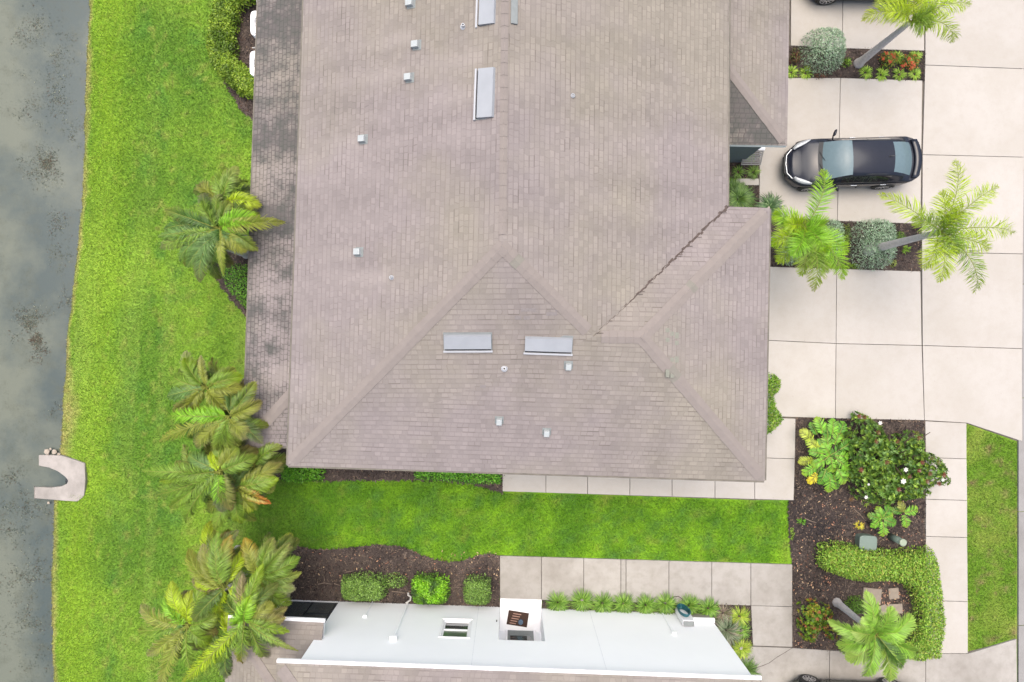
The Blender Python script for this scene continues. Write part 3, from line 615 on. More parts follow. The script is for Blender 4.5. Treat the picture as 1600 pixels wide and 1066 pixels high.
# roof of neighbour
e0 = P(432, 1036, NZ); e1 = P(1190, 1063, NZ); dx = (e1-e0).normalized(); inn = Vector((dx.y, -dx.x, 0)); hh = 5.2
n0, n1 = sh(e0), sh(e1); m0 = n0+(dx+inn)*hh+Vector((0, 0, hh*pit)); m1 = n1+(-dx+inn)*hh+Vector((0, 0, hh*pit)); s0 = n0+inn*2*hh; s1 = n1+inn*2*hh
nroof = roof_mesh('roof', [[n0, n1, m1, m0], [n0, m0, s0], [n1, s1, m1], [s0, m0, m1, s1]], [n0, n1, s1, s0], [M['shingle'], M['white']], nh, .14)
hip_caps(nroof, n0, m0, normal(n0, n1, m0), normal(n0, m0, s0)); hip_caps(nroof, n1, m1, normal(n0, n1, m0), normal(n1, s1, m1))
mb = MB(); mb.box(0, (e1-e0).length, .002, .10, -.10, -.01, 0, Matrix.Translation(n0) @ Matrix.Rotation(math.atan2(dx.y, dx.x), 4, 'Z')); mb.build('gutter', M['white'], nh, bevel=.01)
# lanai: lower roof and glazed wall
LZ2 = 2.9
k0 = sh(P(356, 966, LZ2)); k1 = sh(P(506, 973, LZ2)); dl = (k1-k0).normalized(); il = Vector((dl.y, -dl.x, 0)); q_ = 2.6
kA = k0+(dl+il)*q_+Vector((0, 0, q_*pit)); kE = k1+il*q_+Vector((0, 0, q_*pit)); kS = k0+il*12; kT = kA+il*10
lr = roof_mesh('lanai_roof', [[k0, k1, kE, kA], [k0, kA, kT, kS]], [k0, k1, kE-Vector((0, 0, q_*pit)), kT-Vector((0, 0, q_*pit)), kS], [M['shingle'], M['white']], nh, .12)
hip_caps(lr, k0, kA, normal(k0, k1, kA), normal(k0, kA, kS), width=.3)
mb = MB(); mb.box(0, (k1-k0).length+.03, .002, .10, -.10, -.01, 0, Matrix.Translation(k0) @ Matrix.Rotation(math.atan2(dl.y, dl.x), 4, 'Z')); mb.build('gutter', M['white'], nh, bevel=.01)
mb = MB(); xl = wl(446, 940).x
wbox(xl, -.02, -.06, .0, -.04, .10, 0); wbox(xl-.08, xl, -.07, .01, -.04, LZ2-.15, 0)
mb.build('lanai_frame', M['white'], nh)
mb = MB()
for xx in (xl+.02, (xl+0)*.48, -.06): wbox(xx, xx+.04, -.055, -.005, .10, LZ2-.15)
wbox(xl*.48+.04, -.06, -.05, -.01, 1.05, 1.10); wbox(xl+.06, -.06, -.054, -.006, .10, .14); wbox(xl+.06, -.06, -.054, -.006, LZ2-.22, LZ2-.15)
mb.build('lanai_mullion', M['bronze'], nh)
mb = MB(); wbox(xl+.02, -.02, -.035, -.03, .12, LZ2-.15); mb.build('lanai_pane', M['lanai'], nh)
mb = MB(); wbox(xl-1.4, xl-.08, -.7, -.65, -.04, LZ2-.15); mb.build('lanai_wall', M['white'], nh)
# conduits on the white wall
def conduit(u, v, top, r, cap, label, name='conduit'):
    x_ = wl(u, v).x; mb = MB(); q = lambda x, y, z: MW @ Vector((x, y, z))+off
    mb.tube([q(x_, r+.006, 0), q(x_, r+.006, top)], r, 10); mb.box(x_-cap, x_+cap, .002, cap*1.3, top, top+cap*1.2, 0, Matrix.Translation(off) @ MW)
    o = mb.build(name, M['stucco'], nh); return o
conduit(582, 942, 1.22, .02, .06, '')
conduit(637, 944, 2.85, .035, .11, '', 'downpipe')
conduit(1034, 962, 1.75, .025, .07, '')
mb = MB(); g = lambda u, v, z: P(u, v, z)
mb.tube([g(634, 943, .12), g(641, 938, .08), g(642, 933, .06), g(638, 930, .05), g(638, 926, .05)], .035, 10)
tag(mb.build('drain_pipe', M['pvc']), 'crooked white drain pipe lying on mulch by the white wall', 'pipe')

# ------------------------------------------------------------------ vegetation kit
VEG = 1.72
def norm(a): return a/np.maximum(np.linalg.norm(a, axis=-1, keepdims=True), 1e-9)
def leaf_geo(cn, ax, nr, L, W, col, cup=.12):
    """diamond leaves: centre base cn, axis ax, normal nr"""
    ax = norm(ax); sd = norm(np.cross(ax, nr)); nr = np.cross(sd, ax); L = L[:, None]; W = W[:, None]
    a = cn; b = cn+ax*L*.45+sd*W*.5+nr*W*cup; t = cn+ax*L; c = cn+ax*L*.45-sd*W*.5+nr*W*cup; 
    V = np.stack([a, b, t, c], 1).reshape(-1, 3); n = len(cn); F_ = np.arange(4*n).reshape(-1, 4); cc = np.repeat(col, 4, 0)
    return V, F_, cc
def pick(pal, n, jit=.16):
    pal = [np.array(C(*p[:3], VEG)) for p in pal]
    i = RNG.integers(0, len(pal), n); c = np.array(pal)[i]; return np.clip(c*(1+jit*RNG.standard_normal(n)[:, None]), .004, .85)
def height_field(poly, h, r, lump=.15, fl=2.2, seed=0):
    def f(x, y):
        dd = edge_dist(x, y, poly); t = np.clip(dd/r, 0, 1); s = np.sqrt(1-(1-t)**2)
        return h*(s*(1-lump)+lump*1.8*(fbm(x*fl+seed*3.7, y*fl+seed)-.2)*s)
    return f
def shrub(name, label, cat, px, h, n, L, W, pal, r=None, zref=None, group=None, lump=.15, mat='leaf', rosette=0, depth=.16, up=.6, parent=None, extra=None, fl=2.2, stems=True, jit=.16, pal_noise=None):
    zr = h*.3 if zref is None else zref*.55; poly = [(a, b) for a, b, _ in PX(px, zr)]
    cx = sum(p[0] for p in poly)/len(poly); cy = sum(p[1] for p in poly)/len(poly)
    root = parent or empty(name, (cx, cy, GZ), label, cat, group)
    xs_ = [p[0] for p in poly]; ys_ = [p[1] for p in poly]; r = r or min(max(xs_)-min(xs_), max(ys_)-min(ys_))*.45
    x = RNG.uniform(min(xs_), max(xs_), n*3); y = RNG.uniform(min(ys_), max(ys_), n*3)
    jitter = .03*(vnoise(x*9, y*9)-.5)*2; k = in_poly(x, y, poly) & (edge_dist(x, y, poly) > .04*vnoise(x*7+3, y*7)); x = x[k][:n]; y = y[k][:n]; m = len(x)
    hf = height_field(poly, h, r, lump, fl, seed=random.random()*9); z = hf(x, y); e = .04; gx_ = (hf(x+e, y)-hf(x-e, y))/(2*e); gy_ = (hf(x, y+e)-hf(x, y-e))/(2*e)
    nr = norm(np.stack([-gx_, -gy_, np.full(m, up)], -1)+RNG.standard_normal((m, 3))*.35)
    z = np.maximum(z-np.abs(RNG.standard_normal(m))*depth*np.minimum(1, h)-RNG.random(m)*.02, .02)
    p = np.stack([x-cx, y-cy, z], -1)
    if rosette:
        p = np.repeat(p, rosette, 0); nrr = np.repeat(nr, rosette, 0); M_ = len(p); a = RNG.uniform(0, 2*math.pi, m); a = (a[:, None]+np.arange(rosette)*2*math.pi/rosette).ravel()+RNG.uniform(-.25, .25, M_)
        t1 = norm(np.cross(nrr, np.array([.3, .9, .1]))); t2 = np.cross(nrr, t1); ax = t1*np.cos(a)[:, None]+t2*np.sin(a)[:, None]+nrr*RNG.uniform(.15, .8, M_)[:, None]
        c0 = pick(pal, m, .08); c = np.repeat(c0, rosette, 0)*(1+jit*RNG.standard_normal(M_)[:, None]); nr = nrr
    else:
        M_ = m; ax = norm(RNG.standard_normal((m, 3))*np.array([1, 1, .5])+nr*.35); c = pick(pal, m, jit)
    if pal_noise is not None:
        t = np.clip((fbm((p[:, 0]+cx)*2.6, (p[:, 1]+cy)*2.6)-.5)*5, 0, 1); c = c*(1-t[:, None])+np.array(C(*pal_noise))*t[:, None]*(1+jit*RNG.standard_normal(M_)[:, None])
    V, F_, cc = leaf_geo(p, ax, nr, L*RNG.uniform(.6, 1.25, M_), W*RNG.uniform(.7, 1.2, M_), np.clip(c, .003, .9))
    link('foliage', mesh_np('foliage', V, F_, 4, cc), M[mat], root)
    if stems:
        mb = MB()
        for i in range(9):
            j = random.randrange(m); q = Vector((float(x[j]-cx), float(y[j]-cy), max(.05, float(z[j])-.12))); b_ = Vector((q.x*.45, q.y*.45, .04)); mb.tube([(0, 0, 0), b_, b_.lerp(q, .5)+Vector((0, 0, .03)), q], [.014, .014, .01, .005], 5)
        mb.build('stem', M['twig'], root)
    return root
def blade_tuft(name, label, cat, u, v, r, h, n, wd, pal, group=None, zc=0, parent=None, droop=1.0, tipcol=None):
    c0 = P(u, v, zc); root = parent or empty(name, (c0.x, c0.y, GZ), label, cat, group)
    off_ = Vector((c0.x, c0.y, 0))-Vector((root.location.x, root.location.y, 0)) if parent else Vector((0, 0, 0))
    a = RNG.uniform(0, 2*math.pi, n); L = RNG.uniform(.55, 1.1, n)*r; hh = h*RNG.uniform(.6, 1.1, n); K = 4; V = []; c = pick(pal, n, .18); b0 = RNG.uniform(0, .06, n)
    sx, sy = -np.sin(a), np.cos(a); ts = np.linspace(0, 1, K); bend = RNG.uniform(-.5, .5, n)
    for t in ts:
        aa = a+bend*t*.6; rr_ = b0+L*t; z = hh*(1-(1-t)**2)-droop*hh*.75*t**2.5; w_ = wd*(1-t)**.6*.5 if t < 1 else 0
        for s_ in (-1, 1): V.append(np.stack([np.cos(aa)*rr_+sx*w_*s_+off_.x, np.sin(aa)*rr_+sy*w_*s_+off_.y, np.maximum(z, .01)], -1))
    V = np.stack(V, 1).reshape(-1, 3); base = np.arange(n)[:, None]*2*K; F_ = np.concatenate([np.stack([base[:, 0]+2*i, base[:, 0]+2*i+1, base[:, 0]+2*i+3, base[:, 0]+2*i+2], -1) for i in range(K-1)])
    cc = np.repeat(c[:, None, :], 2*K, 1); 
    if tipcol is not None: tt = np.repeat(ts, 2)[None, :, None]**2; cc = cc*(1-tt*.7)+np.array(C(*tipcol))*tt*.7
    link('foliage' , mesh_np('foliage', V, F_, 4, cc.reshape(-1, 3)), M['leaf'], root); return root
def frond(parent, org, az, el, L, droop, ll, lw, n, col, tip=None, vee=.5, plume=0.0, twist=0.0, curl=0.0, name='frond', sag=.35, bare=.14, fwdk=0.0):
    """pinnate leaf in the frame of parent; org = base of the stalk, az/el = launch direction, droop = radians bent down by the tip"""
    org = Vector(org); K = 14; pts = [org]; T = []
    e = el; a_ = az
    for i in range(K):
        t = (i+.5)/K; e = el-droop*t**1.35; a_ = az+curl*t; dd = Vector((math.cos(a_)*math.cos(e), math.sin(a_)*math.cos(e), math.sin(e))); pts.append(pts[-1]+dd*L/K); T.append(dd)
    T.append(T[-1]); P_ = np.array([tuple(p) for p in pts]); TT = np.array([tuple(t) for t in T])
    s = np.linspace(bare, 1, n); s = np.repeat(s, 2)+RNG.uniform(-.006, .006, 2*n); s = np.clip(s, 0, 1); side = np.tile([1, -1], n)
    idx = s*K; i0 = np.minimum(idx.astype(int), K-1); fr = (idx-i0)[:, None]; b = P_[i0]*(1-fr)+P_[i0+1]*fr; t = norm(TT[i0]*(1-fr)+TT[i0+1]*fr)
    up = np.array([0, 0, 1.0]); sd = norm(np.cross(t, up)); nr = np.cross(sd, t)
    if twist: sd, nr = sd*math.cos(twist)+nr*math.sin(twist), nr*math.cos(twist)-sd*math.sin(twist)
    m = 2*n; prof = np.sin(np.clip((s-bare)/(1-bare), 0, 1)*math.pi*.86+.38)**.8; l = ll*np.clip(prof, .22, 1)*RNG.uniform(.85, 1.1, m)
    v_ = vee+plume*RNG.standard_normal(m); fwd = .45+fwdk+.75*s**2+.12*RNG.standard_normal(m)
    d1 = norm(sd*side[:, None]*np.cos(v_)[:, None]+nr*np.sin(v_)[:, None]+t*fwd[:, None]); d2 = norm(d1-up*sag*RNG.uniform(.5, 1.6, m)[:, None]); d3 = norm(d2-up*sag*1.6+.12*RNG.standard_normal((m, 3)))
    wv = norm(np.cross(d1, np.cross(t, d1)))*0+norm(t-d1*np.sum(t*d1, -1, keepdims=True)); W = lw*RNG.uniform(.8, 1.2, m)[:, None]; l = l[:, None]
    p0 = b; p1 = b+d1*l*.4; p2 = p1+d2*l*.35; p3 = p2+d3*l*.25
    V = np.stack([p0-wv*W*.25, p0+wv*W*.25, p1-wv*W*.5, p1+wv*W*.5, p2-wv*W*.38, p2+wv*W*.38, p3], 1); n7 = 7*np.arange(m)
    Fa = np.concatenate([np.stack([n7, n7+1, n7+3, n7+2], -1), np.stack([n7+2, n7+3, n7+5, n7+4], -1), np.stack([n7+4, n7+5, n7+6, n7+6], -1)])
    c = np.array(C(*col, VEG*1.0))*np.array([1.0, 1.02, 1.05]); cc = np.tile(c, (m, 7, 1))*(1+.22*RNG.standard_normal((m, 1, 1)))
    if tip is not None:
        tt = np.clip(.6*np.array([0, 0, .1, .1, .5, .5, 1.0])[None, :]+(s[:, None]-.6)*1.1, 0, 1)[..., None]; cc = cc*(1-tt)+np.array(C(*tip, VEG*.95))*tt
    V = V.reshape(-1, 3); tri = Fa[:, 3] == Fa[:, 2]
    me = bpy.data.meshes.new('frond'); quads = Fa[~tri]; tris = Fa[tri][:, :3]
    # rachis as a thin 4-sided tube
    rv = []; rq = []
    for i in range(K+1):
        w_ = .016*(1-i/(K+1))+.003; t0 = TT[min(i, K)]; s0_ = np.cross(t0, up); s0_ /= max(np.linalg.norm(s0_), 1e-6); n0_ = np.cross(s0_, t0)
        for k in range(4): a = k*math.pi/2; rv.append(P_[i]+(s0_*math.cos(a)+n0_*math.sin(a))*w_)
        if i: rq += [[len(V)+(i-1)*4+k, len(V)+(i-1)*4+(k+1) % 4, len(V)+i*4+(k+1) % 4, len(V)+i*4+k] for k in range(4)]
    VV = np.concatenate([V, np.array(rv)]); rc = np.tile(np.array(C(168, 180, 84))*1.5 if tip is None else np.array(C(168, 176, 84))*1.5, (len(rv), 1)); CCc = np.clip(np.concatenate([cc.reshape(-1, 3), rc]), .004, .9)
    quads = np.concatenate([quads, np.array(rq)]); nq, ntr = len(quads), len(tris)
    me.vertices.add(len(VV)); me.vertices.foreach_set('co', VV.astype(np.float32).ravel()); me.loops.add(nq*4+ntr*3)
    me.loops.foreach_set('vertex_index', np.concatenate([quads.ravel(), tris.ravel()]).astype(np.int32)); me.polygons.add(nq+ntr)
    me.polygons.foreach_set('loop_start', np.concatenate([np.arange(nq)*4, nq*4+np.arange(ntr)*3]).astype(np.int32)); me.update(calc_edges=True)
    at = me.color_attributes.new('Col', 'FLOAT_COLOR', 'POINT'); c4 = np.ones((len(VV), 4), np.float32); c4[:, :3] = CCc; at.data.foreach_set('color', c4.ravel())
    return link(name, me, M['frond'], parent)
def trunk(root, x, y, h, r0, r1, lean=(0, 0)):
    mb = MB(); K = 26; pts = []; rs = []
    for i in range(K+1):
        t = i/K; pts.append((x+lean[0]*t, y+lean[1]*t, h*t)); rs.append((r0*(1-t)+r1*t)*(1+.35*max(0, 1-t*9))*(1+.04*(i % 2)))
    mb.tube(pts, rs, 12); return mb.build('trunk', M['bark'], root, smooth=True)

# ------------------------------------------------------------------ palms
def reach(el, droop): return sum(math.cos(el-droop*((i+.5)/14)**1.35) for i in range(14))/14
def palm(name, label, cat, heads, fronds, base=None, r=(.13, .09), group=None, fill=0, fillpal=None, fillR=1.5, bark=True, seed=0, **kw):
    """heads: list of (u,v,z[,lean x, lean y]); fronds: (head index, tip u, tip v, tip dz, colour, tip colour, opts)"""
    rr = random.Random(seed); h0 = P(*heads[0][:3]); r = (r[0], r[1]*.75); bx, by = (h0.x, h0.y) if base is None else base
    root = empty(name, (bx, by, GZ), label, cat, group); o_ = Vector((bx, by, GZ)); hs = []
    for i, hd in enumerate(heads):
        p = P(*hd[:3])-o_; hs.append(p); lx, ly = (hd[3], hd[4]) if len(hd) > 3 else (0, 0)
        trunk(root, p.x-lx, p.y-ly, p.z-(.42 if fill else .04), r[0], r[1], (lx, ly))
    for hi, tu, tv, dz, col, tip, opt in fronds:
        hz = heads[hi][2]; c = P(*heads[hi][:3]); t = P(tu, tv, hz+dz); R = math.hypot(t.x-c.x, t.y-c.y); az = math.atan2(t.y-c.y, t.x-c.x)
        if kw.get('fwdk'): opt = {**dict(twist=rr.uniform(-.45, .45), vee=rr.uniform(.1, .75), curl=rr.uniform(-.35, .35), droop=rr.uniform(1.2, 1.7)), **opt}
        el = opt.get('el', .75); dr = opt.get('droop', 1.35); cu = opt.get('curl', 0); L = R/reach(el, dr)
        k = {**kw, **{a: b for a, b in opt.items() if a not in ('el', 'droop', 'curl')}}
        frond(root, hs[hi]+Vector((rr.uniform(-.04, .04), rr.uniform(-.04, .04), rr.uniform(-.05, .05))), az-cu*.45, el, L, dr, k.pop('ll', .4), k.pop('lw', .03), k.pop('n', 46), col, tip, curl=cu, **k)
    for i in range(fill):
        hi = i % len(heads); az = rr.uniform(0, 2*math.pi); col, tip = rr.choice(fillpal); el = rr.uniform(.0, .9)
        frond(root, hs[hi]-Vector((0, 0, .12)), az, el, fillR*rr.uniform(.65, 1.05), rr.uniform(1.2, 1.7), kw.get('ll', .4)*rr.uniform(.8, 1), kw.get('lw', .03), kw.get('n', 46), col, tip, vee=kw.get('vee', .3), plume=kw.get('plume', 0), sag=kw.get('sag', .4), curl=rr.uniform(-.7, .7), twist=rr.uniform(-.6, .6), fwdk=kw.get('fwdk', 0))
    return root
LIM = (176, 202, 40); LIM2 = (200, 216, 66); GRN = (132, 164, 60); DGR = (92, 128, 56); OLV = (150, 160, 64); YEL = (178, 176, 84); BRN = (174, 156, 110); PNK = (190, 174, 146); BRI = (144, 196, 54); TEA = (118, 152, 82)
kwR = dict(ll=.50, lw=.015, n=110, vee=.25, plume=.8, sag=.3, bare=.12)
palm('palm_tree', 'feathery palm with a long bare leaning trunk by the orange flowers', 'palm tree', [(1423, 34, 3.15)],
     [(0, 1337, 38, -.2, LIM, YEL, dict(curl=.7, el=.7)), (0, 1506, 12, .0, LIM, LIM2, dict(curl=-.5)), (0, 1480, 72, -.5, LIM, LIM2, dict(curl=-.8, el=.6, droop=1.7)), (0, 1365, -8, .2, LIM, LIM2, dict(curl=.4)), (0, 1445, -50, .2, LIM, LIM2, {}), (0, 1400, -50, .1, LIM2, LIM2, {}),
      (0, 1496, -30, .2, LIM, LIM2, {}), (0, 1440, 52, .0, GRN, LIM, dict(el=1.1)), (0, 1380, 22, .4, LIM, LIM2, dict(el=1.1)), (0, 1462, 20, .4, GRN, LIM, dict(el=1.1))], r=(.14, .10), seed=1, **kwR)
palm('palm_tree', 'feathery palm spreading over the pale apron near the right edge', 'palm tree', [(1467, 363, 4.0)],
     [(0, 1366, 309, -.2, LIM, LIM2, dict(curl=-.35, el=.6)), (0, 1482, 258, .0, LIM, LIM2, dict(curl=.15)), (0, 1524, 294, -.2, LIM, LIM2, dict(curl=-.8, el=.9)), (0, 1568, 366, -.3, LIM, LIM2, dict(curl=-.35, el=.7, droop=1.5)), (0, 1520, 456, -.3, GRN, LIM2, dict(curl=-.55, el=.5)), (0, 1446, 444, -.3, LIM, LIM2, dict(curl=.25)),
      (0, 1463, 302, .2, LIM, LIM2, dict(el=1.0)), (0, 1440, 420, .0, LIM, LIM2, {}), (0, 1492, 398, .3, GRN, LIM, dict(el=1.1)), (0, 1535, 390, .0, LIM, LIM2, dict(el=.8)), (0, 1500, 330, .4, GRN, LIM, dict(el=1.15)), (0, 1420, 345, .3, GRN, LIM, dict(el=1.0))], r=(.15, .11), seed=2, **kwR)
palm('palm_tree', 'bright lime palm with a dense crown beside the garage corner', 'palm tree', [(1256, 357, 3.0)],
     [(0, 1283, 270, .0, BRI, LIM, dict(curl=.5)), (0, 1206, 338, .0, BRI, LIM, {}), (0, 1204, 384, .0, LIM, BRI, {}), (0, 1208, 414, -.2, GRN, LIM, {}), (0, 1255, 456, -.4, GRN, YEL, dict(curl=-.3)), (0, 1307, 438, -.2, BRI, LIM, dict(curl=-.4)), (0, 1314, 398, -.1, BRI, LIM, {}),
      (0, 1292, 352, .2, BRI, LIM, {}), (0, 1232, 400, .3, BRI, BRI, dict(el=1.1)), (0, 1285, 395, .3, BRI, LIM, dict(el=1.1)), (0, 1225, 352, .4, LIM, BRI, dict(el=1.1)), (0, 1240, 432, -.2, GRN, LIM, {}), (0, 1284, 425, .0, BRI, LIM, {})], r=(.14, .1), seed=3, ll=.5, lw=.018, n=110, vee=.25, plume=.75, sag=.3)
G4 = (136, 182, 62); G4t = (186, 214, 106)
palm('palm_tree', 'green palm with broad arching fronds inside the curved hedge', 'palm tree', [(1368, 990, 2.55)],
     [(0, 1350, 922, .2, G4, G4t, dict(curl=-.2)), (0, 1293, 966, .0, G4, G4t, dict(curl=-.15)), (0, 1307, 1003, .0, G4, G4t, {}), (0, 1342, 1048, -.2, G4, G4t, dict(curl=.3)), (0, 1376, 1052, -.2, GRN, G4t, {}), (0, 1424, 1014, -.1, G4, G4t, {}), (0, 1422, 960, .1, G4, G4t, dict(curl=.3)),
      (0, 1412, 988, .3, BRI, G4t, dict(el=1.0)), (0, 1330, 985, .3, GRN, G4t, dict(el=1.0)), (0, 1385, 945, .3, G4, G4t, dict(el=1.0)), (0, 1360, 1025, .2, DGR, G4t, {}), (0, 1402, 1035, .0, DGR, G4, {}), (0, 1318, 985, .1, DGR, G4, {}), (0, 1395, 1010, .3, G4, G4t, dict(el=1.0)), (0, 1345, 962, .3, G4, G4t, dict(el=1.0)), (0, 1322, 1025, .0, GRN, G4t, {})], r=(.13, .09), seed=4, ll=.44, lw=.026, n=92, vee=.5, plume=.15, sag=.25, fwdk=.3)
kwL = dict(ll=.44, lw=.018, n=112, vee=.42, plume=.28, sag=.7, fwdk=.3)
FP = [((128, 138, 64), (178, 152, 104)), (GRN, PNK), ((104, 132, 58), (158, 154, 84)), ((146, 138, 84), PNK), (GRN, BRN), ((110, 138, 54), YEL), ((98, 128, 60), (188, 176, 150))]
palm('palm_tree', 'bushy palm cluster overlapping the stained porch roof edge, northernmost', 'palm tree', [(345, 357, 3.7), (352, 322, 3.0), (330, 380, 2.8)],
     [(0, 411, 346, .1, BRI, LIM, dict(curl=-.9, el=.9, sag=.2)), (0, 448, 350, -.1, OLV, YEL, dict(curl=.1)), (1, 412, 322, .1, LIM, YEL, dict(curl=-.8)), (0, 316, 313, .2, GRN, GRN, dict(twist=.5)), (0, 346, 412, -.2, DGR, GRN, dict(twist=.4)), (0, 387, 396, -.2, OLV, YEL, {}), (0, 266, 376, -.3, TEA, GRN, {}), (0, 268, 392, -.5, GRN, PNK, {}),
      (0, 270, 362, -.2, DGR, TEA, {}), (0, 279, 334, -.3, DGR, YEL, {}), (1, 318, 290, -.2, OLV, PNK, {}), (1, 338, 276, -.1, GRN, OLV, {}), (1, 358, 268, -.2, GRN, OLV, {}), (1, 383, 270, -.3, GRN, BRN, {}), (0, 297, 410, -.5, TEA, GRN, {}), (0, 314, 420, -.6, TEA, GRN, {}), (0, 328, 444, -.7, TEA, BRN, {}), (0, 367, 436, -.4, OLV, GRN, dict(curl=-.4, ll=.25)), (0, 352, 382, .2, DGR, GRN, dict(el=1.1)), (0, 372, 350, .3, BRI, LIM, dict(el=1.1, curl=-.8)), (1, 380, 345, .0, GRN, GRN, {})], r=(.12, .09), fill=36, fillpal=FP, fillR=1.4, seed=5, **kwL)
palm('palm_tree', 'palm cluster with olive fronds west of the porch roof hip corner', 'palm tree', [(358, 650, 3.6), (322, 606, 3.2), (352, 606, 2.7), (318, 668, 2.8)],
     [(1, 294, 562, .1, GRN, LIM, dict(twist=-.5)), (1, 317, 557, .0, OLV, PNK, dict(ll=.25)), (1, 379, 586, .0, GRN, LIM, dict(curl=-.4)), (1, 382, 606, -.1, OLV, YEL, {}), (1, 270, 617, -.2, TEA, TEA, {}), (1, 298, 647, -.1, OLV, YEL, dict(twist=.5)), (1, 355, 637, .1, OLV, (150, 146, 50), {}),
      (0, 308, 650, .2, BRI, LIM, dict(curl=.7, sag=.2)), (0, 264, 646, .0, BRI, GRN, dict(curl=.3)), (0, 263, 684, -.3, OLV, YEL, {}), (0, 346, 700, -.1, GRN, YEL, {}), (0, 408, 628, .0, OLV, BRN, {}), (0, 393, 677, -.2, OLV, PNK, {}), (0, 366, 696, -.1, GRN, YEL, {}), (0, 317, 695, -.3, OLV, PNK, {}), (0, 285, 668, -.1, TEA, OLV, {}), (0, 383, 640, .2, GRN, OLV, {}), (0, 335, 672, .2, GRN, GRN, dict(el=1.0)), (1, 280, 590, -.2, GRN, GRN, {})], r=(.12, .09), fill=40, fillpal=FP, fillR=1.35, seed=6, **kwL)
palm('palm_tree', 'palm cluster with one coral red frond tip below the roof corner', 'palm tree', [(344, 735, 3.5), (372, 760, 2.8, .4, .2), (395, 728, 2.7, .55, .1), (312, 758, 2.9)],
     [(0, 240, 728, -.2, GRN, GRN, {}), (1, 446, 742, -.3, GRN, LIM, {}), (0, 402, 712, .0, GRN, OLV, {}), (1, 436, 776, -.2, OLV, (232, 96, 62), dict(ll=.3, lw=.05, droop=.9)), (1, 402, 790, -.3, OLV, LIM, {}), (0, 346, 786, .1, BRI, GRN, {}), (0, 278, 790, -.2, GRN, OLV, {}), (0, 254, 768, -.2, GRN, TEA, {}), (0, 328, 706, .1, LIM, YEL, dict(curl=-.6, ll=.25)), (1, 444, 720, -.3, OLV, BRN, {}), (0, 300, 808, -.4, GRN, GRN, {}), (1, 350, 816, -.3, GRN, OLV, {}), (1, 385, 812, -.3, GRN, LIM, {}),
      (0, 262, 745, -.1, GRN, LIM, {}), (0, 320, 770, .1, TEA, GRN, {}), (0, 300, 712, .0, TEA, GRN, {}), (0, 372, 700, .0, OLV, GRN, {}), (1, 424, 755, .0, GRN, LIM, {}), (0, 318, 745, .3, GRN, GRN, dict(el=1.1)), (1, 330, 795, -.1, OLV, GRN, {})], r=(.12, .09), fill=42, fillpal=FP, fillR=1.45, seed=7, **kwL)
palm('palm_tree', 'large palm clump with orange brown frond tips beside the white house lanai', 'palm tree', [(352, 918, 3.4, .4, .5), (384, 968, 3.5, .75, .2), (404, 900, 2.8, .6, .6), (330, 882, 2.8, .3, .4), (424, 886, 2.6, .8, .6), (362, 1000, 2.8, .4, .4)],
     [(0, 306, 852, -.2, OLV, YEL, {}), (0, 330, 842, -.3, OLV, PNK, {}), (0, 369, 832, -.2, GRN, (214, 160, 90), {}), (2, 394, 834, -.2, OLV, (222, 170, 70), {}), (2, 430, 838, -.2, GRN, BRN, {}), (2, 461, 840, -.4, GRN, BRN, {}), (2, 474, 868, -.3, GRN, GRN, dict(curl=.3)), (2, 462, 932, -.5, GRN, OLV, {}), (2, 430, 946, -.4, OLV, (216, 156, 70), {}), (0, 354, 824, -.3, GRN, GRN, {}),
      (1, 412, 882, .2, GRN, LIM, dict(twist=.5)), (1, 342, 1028, -.1, GRN, LIM, {}), (1, 303, 1046, -.4, LIM, YEL, {}), (1, 456, 978, -.1, GRN, LIM, dict(curl=-.3, ll=.35)), (1, 480, 996, -.4, GRN, BRN, dict(ll=.2)), (1, 388, 1028, -.3, GRN, (222, 168, 90), {}), (1, 366, 980, .3, BRI, LIM, dict(curl=.9, el=1.0)), (1, 395, 930, .4, BRI, LIM, dict(el=1.1)), (1, 420, 950, .3, OLV, YEL, {}), (1, 355, 1010, .1, GRN, GRN, {}), (0, 310, 905, .0, LIM, YEL, dict(curl=.5))], r=(.12, .09), fill=60, fillpal=FP+[(LIM, YEL)], fillR=1.55, seed=8, **kwL)
palm('palm_tree', 'smaller palm with pale brown frond tips on the lawn side of the large clump', 'palm tree', [(296, 975, 3.0)],
     [(0, 234, 938, -.3, OLV, PNK, {}), (0, 231, 974, -.2, GRN, OLV, {}), (0, 250, 1010, -.4, OLV, PNK, {}), (0, 276, 1053, -.5, OLV, (208, 200, 140), {}), (0, 274, 907, .0, LIM, OLV, {}), (0, 262, 929, .0, BRI, GRN, {}), (0, 324, 909, .2, GRN, LIM, {}), (0, 318, 1035, -.3, GRN, OLV, {}), (0, 340, 960, .1, GRN, OLV, {}), (0, 258, 990, .1, TEA, GRN, {}), (0, 300, 925, .3, LIM, YEL, dict(el=1.0)), (0, 330, 1000, .0, GRN, LIM, {}), (0, 280, 1020, -.1, DGR, OLV, {})], r=(.11, .08), fill=10, fillpal=FP, fillR=1.4, seed=9, **kwL)

